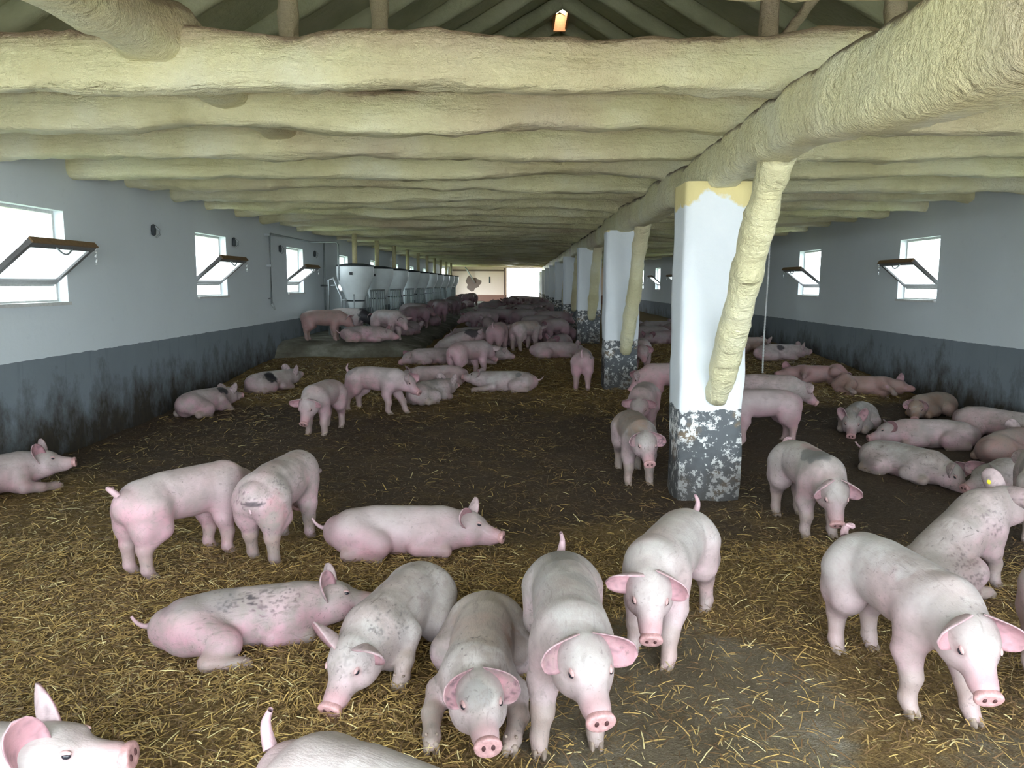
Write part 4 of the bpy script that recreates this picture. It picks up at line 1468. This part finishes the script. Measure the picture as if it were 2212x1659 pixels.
def pig(label, xy, heading, group='pigs in the front of the barn', scale=0.89, parts=True, tagged=None, sink=0.0, z=None, **kw):
    V, Q, Cc, info = pig_mesh(**kw)
    me = skin_mesh(V, Q, Cc)
    o = link('pig', me)
    zz = (float(floor_z(xy[0], xy[1])) if z is None else z) - sink
    o.location = (xy[0], xy[1], zz)
    o.rotation_euler = (0, 0, math.radians(heading))
    o.scale = (scale,) * 3
    tag(o, label, 'pig', group)
    if parts:
        p, Rh = info['snout']
        s = child('snout', SNOUT_ME, o, Rh, p)
        for sg in (1, -1):
            child('nostril', NOSTRIL_ME, s, np.eye(3), (0.0095, 0.019 * sg, 0.002))
        for (p, d) in info['eyes']:
            Rb = basis(d, Rh @ np.array([1, 0, -0.25]))
            child('eye', EYE_ME, o, Rb, p)
            child('eyelid', LID_EYE_ME, o, Rb, p - d * 0.0015 + Rh @ np.array([-0.001, 0, 0.0105]))
        for (pt, up) in info['hooves']:
            zax = np.array(up) - np.array(pt)
            R = basis(zax, (1, 0, 0)) if kw.get('pose', 'stand') in ('stand', 'sit') else basis(zax + np.array([0, 0, 0.001]), (0, 0, -1) if kw['pose'] == 'lie' else (1, 0, 0))
            if kw.get('pose', 'stand') in ('stand', 'sit'):
                R = np.eye(3)
            child('hoof', HOOF_ME, o, R, (pt[0] + 0.004, pt[1], max(pt[2], 0.022)) if kw.get('pose', 'stand') in ('stand', 'sit') else pt)
    if tagged:
        side, face = tagged
        pp, nn, ll = info['eartag' if face == 'in' else 'earback'][0 if side == 'l' else 1]
        t = child('ear_tag', TAG_ME, o, basis(nn, ll), pp)
        t['label'] = 'small yellow ear tag'
    return o

# ------------------------------------------------------------------ the pigs one can tell apart
N_, M_, L_ = 0.0125, 0.017, 0.022        # mesh resolution by distance
GF, GM, GR, GP = 'pigs on the straw in front', 'pigs in the middle of the barn', 'pigs in the right aisle', 'pigs on the feeding platform'
R_ = 'lie'
# label, (x, y), heading, group, options
HERD = [
    # ---- front row
    ('pale pig walking forward with raised snout, grey smudges on its back', (0.2, 3.03), 271, GF,
     dict(pose='stand', head=(12, -20), neck=4, legs=dict(fl=(0.0, 0.0), fr=(0.06, -0.03), hl=(0.06, 0)), ears=(78, 25), tail='up', res=N_, seed=1, tone=0.22, dirt=0.55,
          patches=[((-0.22, 0.0, 0.17), (0.16, 0.06, 0.07), 0.40, 'grey'), ((0.04, 0.05, 0.165), (0.05, 0.05, 0.05), 0.40, 'grey'), ((0.62, -0.06, 0.13), (0.03, 0.03, 0.03), 0.6, 'grey'), ((0.66, 0.02, 0.12), (0.025, 0.02, 0.03), 0.6, 'grey')])),
    ('dirty grey pig lying with forelegs stretched, between two paler pigs', (-0.15, 3.23), 268, GF,
     dict(pose='lie', head=(14, -6), drop=0.03, legs=dict(fl='out', fr='out', hl='fold', hr='fold'), ears=(75, 45), tail='', res=N_, seed=2, tone=0.35, dirt=0.9,
          patches=[((0.0, 0.14, 0.0), (0.10, 0.08, 0.09), 0.6, 'mud'), ((0.55, 0.02, 0.06), (0.07, 0.05, 0.05), 0.5, 'grey'), ((-0.1, 0, 0.15), (0.3, 0.2, 0.1), 0.35, 'brown')])),
    ('white pig lying with one ear upright and a ragged pink ear', (-0.55, 3.51), 255, GF,
     dict(pose='lie', head=(-4, -26), drop=0.05, legs=dict(fl='prop', fr='fold'), earset=((60, 15), (28, -5)), tail='', res=N_, seed=3, tone=0.15, dirt=0.55,
          patches=[((0.33, 0.10, 0.08), (0.09, 0.07, 0.07), 0.95, 'speck'), ((0.58, 0.05, 0.02), (0.09, 0.08, 0.06), 0.5, 'speck')])),
    ('pink pig lying stretched out with black speckles on its shoulder, ears up', (-1.29, 3.61), 22, GF,
     dict(pose='lie', head=(-12, 4), roll=-26, legs=dict(fr='fold', hr='out'), ears=(30, -10), tail='out', scale=0.82, res=N_, seed=4, tone=0.62, dirt=0.6,
          patches=[((-0.25, -0.05, 0.12), (0.16, 0.12, 0.08), 0.4, 'grey'), ((0.14, -0.13, 0.05), (0.13, 0.09, 0.07), 0.95, 'speck'), ((-0.02, -0.12, 0.08), (0.08, 0.07, 0.05), 0.8, 'speck')])),
    ('clean pink pig lying by itself with one tall upright ear', (-0.75, 4.84), 4, GF,
     dict(pose='lie', head=(-14, -6), roll=-24, legs=dict(fr='fold', hr='fold'), earset=((25, -5), (70, -10)), tail='out', res=N_, seed=5, tone=0.62, dirt=0.3)),
    ('pink pig standing with its curly tail and clean rump to the viewer', (-2.03, 4.73), 58, GF,
     dict(pose='stand', head=(20, -40), legs=dict(), ears=(40, 20), tail='curl', res=N_, seed=6, tone=0.55, dirt=0.35)),
    ('pig seen from behind with black mud smears across its rump', (-1.51, 4.95), 83, GF,
     dict(pose='stand', head=(35, -62), legs=dict(hl=(0.10, 0)), ears=(40, 20), tail='down', res=N_, seed=7, tone=0.5, dirt=0.8, fat=1.03,
          patches=[((-0.50, -0.02, -0.01), (0.07, 0.11, 0.035), 1.0, 'speck'), ((-0.50, -0.03, -0.02), (0.05, 0.06, 0.012), 0.7, 'black'), ((-0.49, 0.07, 0.07), (0.05, 0.03, 0.03), 0.9, 'speck'), ((-0.36, -0.15, 0.06), (0.07, 0.05, 0.05), 0.9, 'speck'), ((-0.4, -0.12, -0.08), (0.08, 0.06, 0.10), 0.5, 'pink')])),
    ('pig resting against the wall, only head and shoulder in view', (-4.13, 6), 64, GF,
     dict(pose='lie', head=(-42, 6), drop=0.05, legs=dict(fr='out', fl='out'), ears=(28, -15), tail='', res=M_, seed=8, tone=0.6, dirt=0.5)),
    ('pig with big pink upright ears raising its snout over the straw', (-1.8, 2.08), 14, GF,
     dict(pose='lie', head=(-8, 8), drop=0.14, legs=dict(fr='prop', fl='prop'), earset=((14, -22), (16, -4)), tail='', res=N_, seed=9, tone=0.3, dirt=0.3)),
    ('white backed pig with a raised curled tail, head out of view', (-0.25, 1.7), 331, GF,
     dict(pose='stand', head=(0, -30), ears=(40, 20), tail='up', res=N_, seed=10, tone=0.05, dirt=0.25)),
    ('pale pig striding with one ear flung sideways, in front of the peeling column', (0.74, 3.73), 243, GF,
     dict(pose='stand', head=(22, -36), legs=dict(fl=(0.10, 0), fr=(0.02, 0), hl=(-0.08, 0), hr=(0.05, 0)), earset=((85, 35), (82, 5)), tail='up', res=N_, seed=11, tone=0.22, dirt=0.35)),
    ('big clean white pig standing on the wet concrete with its snout lowered', (1.62, 3.24), 279, GF,
     dict(pose='stand', head=(-14, -32), legs=dict(fl=(0.10, 0.02), fr=(0.0, 0), hr=(0.02, 0)), ears=(86, 35), tail='curl', res=N_, seed=12, tone=0.12, dirt=0.3,
          patches=[((-0.1, 0.02, 0.15), (0.3, 0.14, 0.08), 0.4, 'white')])),
    ('pink pig sitting upright like a dog with muddy haunches and yellow ear tag', (2.45, 4.36), 26, GF,
     dict(pose='sit', head=(-22, -4), pitch=30, legs=dict(fl=(0.08, 0), fr=(0.0, 0)), earset=((30, -10), (88, 10)), tail='', res=N_, seed=13, tone=0.45, dirt=0.6,
          patches=[((-0.25, -0.16, -0.02), (0.16, 0.1, 0.13), 0.3, 'mud'), ((-0.2, -0.16, -0.05), (0.16, 0.1, 0.12), 0.8, 'speck'), ((0.2, -0.13, 0.06), (0.07, 0.06, 0.06), 0.8, 'speck')])),
    ('pale pig facing forward with grey patch on its shoulders and muddy face', (2.04, 5.5), 273, GF,
     dict(pose='stand', head=(-6, -50), legs=dict(hl=(-0.02, 0)), ears=(85, 40), tail='curl', res=N_, seed=14, tone=0.3, dirt=0.5,
          patches=[((0.22, -0.04, 0.16), (0.13, 0.08, 0.08), 0.8, 'grey'), ((0.03, 0.02, 0.17), (0.10, 0.05, 0.06), 0.35, 'pink')])),
    ('muddy brown-backed pig with a bright pink snout beside the column', (1.04, 6.98), 272, GM,
     dict(pose='stand', head=(3, -30), ears=(80, 35), tail='', res=M_, seed=15, tone=0.3, dirt=1.0,
          patches=[((0.0, -0.06, 0.1), (0.4, 0.12, 0.14), 0.5, 'brown')])),
    ('pink pig standing behind the muddy one beside the column', (1.40, 8.85), 256, GM,
     dict(pose='stand', head=(0, -40), ears=(88, 10), tail='', res=M_, seed=16, tone=0.6, dirt=0.4)),
    ('reddish pig rooting beside the foot of the second column', (2.05, 10.6), 186, GM,
     dict(pose='stand', head=(0, -42), ears=(60, 30), tail='', res=M_, seed=17, tone=0.9, dirt=0.4)),
    ('pale pig rump showing past the second column', (2.02, 13.1), 262, GM,
     dict(pose='stand', head=(10, -30), ears=(60, 30), tail='', res=L_, seed=18, tone=0.4, dirt=0.4)),
    # ---- right aisle
    ('pink pig standing with its head hidden behind the column', (2.62, 8.55), 184, GR,
     dict(pose='stand', head=(-10, -25), ears=(60, 30), tail='', res=M_, seed=20, tone=0.62, dirt=0.25)),
    ('greyish pig lowering its head, standing behind the pink one past the column', (3.05, 9.75), 350, GR,
     dict(pose='stand', head=(-4, -34), ears=(70, 30), tail='', res=M_, seed=21, tone=0.35, dirt=0.6)),
    ('pig lying near the wall beyond the hanging rope', (4.75, 14.6), 8, GR,
     dict(pose='lie', head=(0, 5), ears=(40, 0), tail='', res=L_, seed=22, tone=0.5, dirt=0.5, patches=[((0.0, -0.1, 0.1), (0.06, 0.06, 0.05), 0.8, 'black')])),
    ('brown pig lying behind another beyond the hanging rope', (4.45, 15.6), 20, GR,
     dict(pose='lie', head=(0, -10), ears=(40, 0), tail='', res=L_, seed=23, tone=0.7, dirt=0.6, patches=[((0, 0, 0), (0.6, 0.3, 0.3), 0.56, 'brown')])),
    ('reddish pig asleep flat on its side with legs toward the straw', (4.7, 12.48), 172, GR,
     dict(pose='side', head=(0, -5), roll=78, tail='out', res=L_, seed=24, tone=0.95, dirt=0.3, patches=[((0, 0, 0), (0.6, 0.3, 0.3), 0.40, 'brown')])),
    ('brownish pig asleep on its side, back to the right wall', (5.08, 11.62), 345, GR,
     dict(pose='side', head=(0, -10), roll=-70, tail='', res=L_, seed=25, tone=0.85, dirt=0.7, patches=[((0, 0, 0), (0.6, 0.3, 0.3), 0.55, 'brown')])),
    ('dirty tan pig curled up alone at the foot of the wall', (5.3, 10.15), 215, GR,
     dict(pose='lie', head=(25, -20), ears=(70, 40), tail='', res=M_, seed=26, tone=0.4, dirt=1.0, patches=[((0, 0, 0), (0.6, 0.3, 0.3), 0.62, 'brown')])),
    ('long pink pig lying stretched with its snout tucked under a neighbour', (4.45, 8.45), 168, GR,
     dict(pose='lie', head=(6, -12), roll=14, ears=(80, -20), tail='', res=M_, seed=27, tone=0.5, dirt=0.45)),
    ('tan pig with two upright ears lying behind the long pink one', (3.98, 9.25), 238, GR,
     dict(pose='lie', head=(8, -24), drop=0.02, ears=(22, -15), tail='', res=M_, seed=28, tone=0.35, dirt=0.8)),
    ('reddish pig lying with its rump to the straw, by the right wall', (4.82, 7.75), 38, GR,
     dict(pose='lie', head=(0, 5), roll=-12, ears=(30, -10), tail='', res=M_, seed=29, tone=0.85, dirt=0.6, patches=[((0, 0, 0), (0.6, 0.3, 0.3), 0.48, 'brown')])),
    ('pig with black patch between its raised ears at the right wall', (5.22, 8.65), 300, GR,
     dict(pose='lie', head=(10, -10), drop=0.06, ears=(25, -10), tail='', res=M_, seed=30, tone=0.6, dirt=0.6, patches=[((0.5, 0, 0.1), (0.05, 0.05, 0.06), 0.95, 'black')])),
    ('pale pig lying with one foreleg stretched sideways and a scabbed ear', (3.46, 7.02), 296, GR,
     dict(pose='lie', head=(4, -26), roll=-8, legs=dict(fl='out', fr='fold'), ears=(80, 35), tail='out', res=M_, seed=31, tone=0.25, dirt=0.7)),
    ('greyish pig lying with its head tucked down beside the stretched foreleg', (4.29, 6.53), 192, GR,
     dict(pose='lie', head=(0, -14), ears=(88, 30), tail='', res=M_, seed=32, tone=0.3, dirt=0.8)),
    ('grey flanked pig standing behind the sitting one, mostly out of view', (3.62, 5.4), 62, GR,
     dict(pose='stand', head=(0, -30), ears=(60, 30), tail='', res=M_, seed=33, tone=0.2, dirt=0.8)),
    ('pig of which only one pink ear and a leg come into view', (2.3, 3), 262, GF,
     dict(pose='stand', head=(10, -30), ears=(80, 20), tail='', res=M_, seed=34, tone=0.45, dirt=0.4)),
    # ---- left and middle
    ('pink pig lying along the stained left wall with a dark patch on its neck', (-3.98, 9.95), 70, GM,
     dict(pose='lie', head=(-6, 0), roll=-16, drop=0.03, legs=dict(fr='prop', fl='prop'), ears=(50, 0), tail='', res=M_, seed=40, tone=0.7, dirt=0.6,
          patches=[((0.27, -0.1, 0.08), (0.07, 0.07, 0.06), 0.9, 'black')])),
    ('small pig lying by the wall below the concrete platform, dark blotch on its side', (-3.62, 11.5), 62, GM,
     dict(pose='lie', head=(0, 12), ears=(30, 0), tail='', res=L_, seed=41, tone=0.5, dirt=0.5, patches=[((-0.15, -0.12, 0.05), (0.12, 0.1, 0.09), 0.9, 'black')])),
    ('pale pig facing forward with drooping ears, alone near the left wall', (-2.22, 8.95), 262, GM,
     dict(pose='stand', head=(-4, -50), ears=(86, 10), tail='', res=M_, seed=42, tone=0.45, dirt=0.35)),
    ('pink pig striding sideways with straw on its back and ear forward', (-1.82, 10.15), 338, GM,
     dict(pose='stand', head=(-2, -26), legs=dict(fl=(0.16, 0), hr=(-0.08, 0)), ears=(70, 40), tail='up', res=M_, seed=43, tone=0.5, dirt=0.35,
          patches=[((-0.35, -0.08, 0.08), (0.06, 0.06, 0.06), 0.5, 'grey')])),
    ('mottled grey pig lying with its back turned, beside the striding pig', (-1.2, 10.75), 62, GM,
     dict(pose='lie', head=(0, 4), ears=(30, -10), tail='', res=M_, seed=44, tone=0.3, dirt=0.9, patches=[((0, 0, 0.12), (0.1, 0.1, 0.1), 0.5, 'grey')])),
    ('pink pig lying half hidden behind the mottled grey one', (-1.22, 12.05), 194, GM,
     dict(pose='lie', head=(0, -10), ears=(60, 0), tail='', res=L_, seed=45, tone=0.6, dirt=0.5)),
    ('pale pig lying stretched on its belly with muddy flank and grey spot', (-0.17, 11.65), 176, GM,
     dict(pose='lie', head=(-4, 12), roll=8, legs=dict(fl='out'), ears=(60, -20), tail='out', res=M_, seed=46, tone=0.3, dirt=0.5,
          patches=[((-0.2, 0.1, 0.08), (0.06, 0.05, 0.04), 0.8, 'grey')])),
    ('pink pig standing with its rump turned, over the stretched pale pig', (-0.78, 12.75), 48, GM,
     dict(pose='stand', head=(0, -35), ears=(60, 20), tail='down', res=M_, seed=47, tone=0.6, dirt=0.3)),
    ('pale pig lying behind the standing one, snout to the straw', (-0.72, 13.9), 3, GM,
     dict(pose='lie', head=(0, -8), drop=0.05, ears=(60, 20), tail='', res=L_, seed=48, tone=0.4, dirt=0.5)),
    ('pig lying at the edge of the herd with one ear sideways', (-1.51, 14.02), 205, GM,
     dict(pose='lie', head=(5, -15), ears=(80, 10), tail='', res=L_, seed=49, tone=0.6, dirt=0.5)),
    ('pink pig standing tail-on beside the foot of the second column', (0.97, 12.0), 84, GM,
     dict(pose='stand', head=(0, -45), ears=(60, 20), tail='up', res=M_, seed=50, tone=0.75, dirt=0.3,
          patches=[((-0.1, -0.15, 0.0), (0.2, 0.06, 0.14), 0.85, 'grey')])),
    ('pig raising itself on its forelegs with a dark patch over its head', (-1.19, 15.28), 12, GM,
     dict(pose='sit', head=(0, -8), pitch=20, drop=-0.06, ears=(60, 20), tail='', res=L_, seed=51, tone=0.5, dirt=0.4, patches=[((0.38, 0, 0.1), (0.14, 0.2, 0.12), 0.8, 'black')])),
    ('pink pig standing tail-on at the front of the crowded herd', (-0.40, 15.3), 80, GM,
     dict(pose='stand', head=(0, -30), ears=(50, 0), tail='up', res=L_, seed=52, tone=0.75, dirt=0.3)),
    ('yellowish dirty pig standing sideways at the front of the crowded herd', (0.14, 15.78), 56, GM,
     dict(pose='stand', head=(0, -45), ears=(50, 0), tail='', res=L_, seed=53, tone=0.4, dirt=0.8, patches=[((0, 0, 0.1), (0.3, 0.2, 0.12), 0.45, 'brown')])),
    ('pink faced pig lying at the straw edge before the third column', (0.66, 14.9), 4, GM,
     dict(pose='lie', head=(0, -5), ears=(40, 0), tail='', res=L_, seed=54, tone=0.6, dirt=0.4)),
    # ---- on the platform
    ('orange-brown pig standing in the corner of the platform by the wall', (-3.75, 15.35), 2, GP,
     dict(pose='stand', head=(0, -40), ears=(50, 0), tail='', res=L_, seed=55, tone=0.9, dirt=0.4, patches=[((0, 0, 0), (0.7, 0.3, 0.4), 0.45, 'brown')])),
    ('white pig with a large black patch on its head below the first hopper', (-3.52, 16.52), 352, GP,
     dict(pose='stand', head=(0, -40), ears=(50, 0), tail='', res=L_, seed=56, tone=0.15, dirt=0.2, patches=[((0.45, 0, 0.02), (0.16, 0.2, 0.2), 0.95, 'black')])),
    ('white pig walking down off the platform with its snout lowered', (-2.57, 15.68), 318, GP,
     dict(pose='stand', head=(0, -42), ears=(50, 20), tail='', res=L_, seed=57, tone=0.2, dirt=0.35)),
    ('pink pig lying along the edge of the concrete platform', (-2.92, 15.05), 1, GP,
     dict(pose='lie', head=(0, -8), roll=-10, ears=(40, 0), tail='out', res=L_, seed=58, tone=0.65, dirt=0.5, patches=[((-0.2, -0.1, 0.08), (0.12, 0.1, 0.08), 0.5, 'grey')])),
]
HERD_BODIES = []
for lab, xy, hd, grp, kw in HERD:
    tg = ('l', 'out') if 'ear tag' in lab else None
    HERD_BODIES.append(pig(lab, xy, hd, grp, z=PLAT_Z if grp == GP else None, parts=kw['res'] < 0.02, tagged=tg, **kw))

# ------------------------------------------------------------------ the herd at the back: copies of a few animals
PROTO = {}
for key, kw in {
    'lie_a': dict(pose='lie', head=(8, -8), ears=(50, 0), tail='', seed=101, tone=0.55, dirt=0.6),
    'lie_b': dict(pose='lie', head=(-20, -14), roll=-18, ears=(40, -10), tail='', seed=102, tone=0.7, dirt=0.5),
    'lie_c': dict(pose='lie', head=(15, 6), drop=0.05, roll=10, ears=(30, -10), tail='', seed=103, tone=0.4, dirt=0.9),
    'side_a': dict(pose='side', head=(0, -5), roll=76, ears=(40, 0), tail='', seed=104, tone=0.6, dirt=0.5),
    'side_b': dict(pose='side', head=(0, -8), roll=-72, ears=(40, 0), tail='', seed=105, tone=0.75, dirt=0.6),
    'sit_a': dict(pose='sit', head=(10, -5), pitch=26, ears=(40, -10), tail='', seed=106, tone=0.5, dirt=0.6),
    'stand_a': dict(pose='stand', head=(10, -25), ears=(50, 0), tail='', seed=107, tone=0.5, dirt=0.5),
    'stand_b': dict(pose='stand', head=(-15, -42), ears=(60, 20), tail='', seed=108, tone=0.75, dirt=0.5),
}.items():
    V_, Q_, C_, _i = pig_mesh(res=0.026, **kw)
    C_ = C_.copy(); C_[:, :3] = C_[:, :3] * np.array([0.70, 0.68, 0.72])      # dim light of the far end multiplied into the herd's skin colour
    PROTO[key] = skin_mesh(V_, Q_, C_, 'pig_' + key)

LAB = {'lie': 'pig lying packed among others in the crowded herd', 'side': 'pig asleep on its side in the crowded herd',
       'sit': 'pig sitting up among others in the crowded herd', 'stand': 'pig standing over the others in the crowded herd'}
rng = random.Random(4)
placed = []


def axis_pts(x, y, hd):
    c, s = math.cos(math.radians(hd)), math.sin(math.radians(hd))
    return [(x + c * t, y + s * t) for t in (-0.34, -0.05, 0.24, 0.50)]


for p in HERD:
    placed.append(axis_pts(p[1][0], p[1][1], p[2]))


def clear(pts, r):
    for q in placed:
        if abs(q[1][0] - pts[1][0]) > 1.5 or abs(q[1][1] - pts[1][1]) > 1.5: continue
        for a in q:
            for b in pts:
                if (a[0] - b[0]) ** 2 + (a[1] - b[1]) ** 2 < r * r: return False
    for cy in COL_Y:
        for b in pts:
            if abs(b[0] - BEAM_X) < 0.44 and abs(b[1] - cy) < 0.44: return False
    for k in range(10):
        for b in pts:
            if math.hypot(b[0] - HX, b[1] - 17.5 - 2.75 * k) < 0.5: return False
    return True


from mathutils.bvhtree import BVHTree


def shrunk(me, by=0.012):
    """vertices drawn in along their normals: bodies may press together, not pass through each other"""
    n = len(me.vertices)
    v = np.empty(n * 3); me.vertices.foreach_get('co', v)
    nn = np.array([q.vector[:] for q in me.vertex_normals])
    return v.reshape(-1, 3) - nn * by, [tuple(p.vertices) for p in me.polygons]


def body_tree(data, x, y, z, hd, sc):
    c, s = math.cos(math.radians(hd)), math.sin(math.radians(hd))
    V = data[0] @ np.array([[c, -s, 0], [s, c, 0], [0, 0, 1]]).T * sc + np.array([x, y, z])
    return BVHTree.FromPolygons(V.tolist(), data[1])


SHRUNK = {k: shrunk(m) for k, m in PROTO.items()}
bodies = []                    # (x, y, tree) of every animal the crowd has to make room for
for p, o in zip(HERD, HERD_BODIES):
    if p[1][1] > 12.5:
        bodies.append((p[1][0], p[1][1], body_tree(shrunk(o.data), o.location.x, o.location.y, o.location.z, p[2], o.scale.x)))


def far_pig(key, x, y, z, hd, label, group, sc=0.89):
    o = bpy.data.objects.new('pig', PROTO[key])
    C.objects.link(o)
    o.location = (x, y, z)
    o.rotation_euler = (0, 0, math.radians(hd))
    o.scale = (sc,) * 3
    tag(o, label, 'pig', group)
    placed.append(axis_pts(x, y, hd))
    return o


def crowd(x0, x1, y0, y1, n, r, kinds, zfun, label, group, keep=None):
    k = tries = 0
    while k < n and tries < 9000:
        tries += 1
        y = y0 + (y1 - y0) * rng.random()
        x = x0 + (x1 - x0) * rng.random()
        key = rng.choice(kinds)
        hd = rng.choice([0, 180]) + rng.uniform(-75, 75)
        pts = axis_pts(x, y, hd)
        if keep and not all(keep[0] < q[0] < keep[1] for q in pts):
            continue
        if not clear(pts, r):
            continue
        sc, z = rng.uniform(0.84, 0.95), zfun(x, y)
        tree = body_tree(SHRUNK[key], x, y, z, hd, sc)
        if any(abs(bx - x) < 1.5 and abs(by - y) < 1.5 and tree.overlap(bt) for bx, by, bt in bodies):
            continue
        bodies.append((x, y, tree))
        far_pig(key, x, y, z, hd, label[key.split('_')[0]], group, sc)
        k += 1
    print('crowd', group, k, 'of', n, tries)


fz = lambda x, y: float(floor_z(x, y))
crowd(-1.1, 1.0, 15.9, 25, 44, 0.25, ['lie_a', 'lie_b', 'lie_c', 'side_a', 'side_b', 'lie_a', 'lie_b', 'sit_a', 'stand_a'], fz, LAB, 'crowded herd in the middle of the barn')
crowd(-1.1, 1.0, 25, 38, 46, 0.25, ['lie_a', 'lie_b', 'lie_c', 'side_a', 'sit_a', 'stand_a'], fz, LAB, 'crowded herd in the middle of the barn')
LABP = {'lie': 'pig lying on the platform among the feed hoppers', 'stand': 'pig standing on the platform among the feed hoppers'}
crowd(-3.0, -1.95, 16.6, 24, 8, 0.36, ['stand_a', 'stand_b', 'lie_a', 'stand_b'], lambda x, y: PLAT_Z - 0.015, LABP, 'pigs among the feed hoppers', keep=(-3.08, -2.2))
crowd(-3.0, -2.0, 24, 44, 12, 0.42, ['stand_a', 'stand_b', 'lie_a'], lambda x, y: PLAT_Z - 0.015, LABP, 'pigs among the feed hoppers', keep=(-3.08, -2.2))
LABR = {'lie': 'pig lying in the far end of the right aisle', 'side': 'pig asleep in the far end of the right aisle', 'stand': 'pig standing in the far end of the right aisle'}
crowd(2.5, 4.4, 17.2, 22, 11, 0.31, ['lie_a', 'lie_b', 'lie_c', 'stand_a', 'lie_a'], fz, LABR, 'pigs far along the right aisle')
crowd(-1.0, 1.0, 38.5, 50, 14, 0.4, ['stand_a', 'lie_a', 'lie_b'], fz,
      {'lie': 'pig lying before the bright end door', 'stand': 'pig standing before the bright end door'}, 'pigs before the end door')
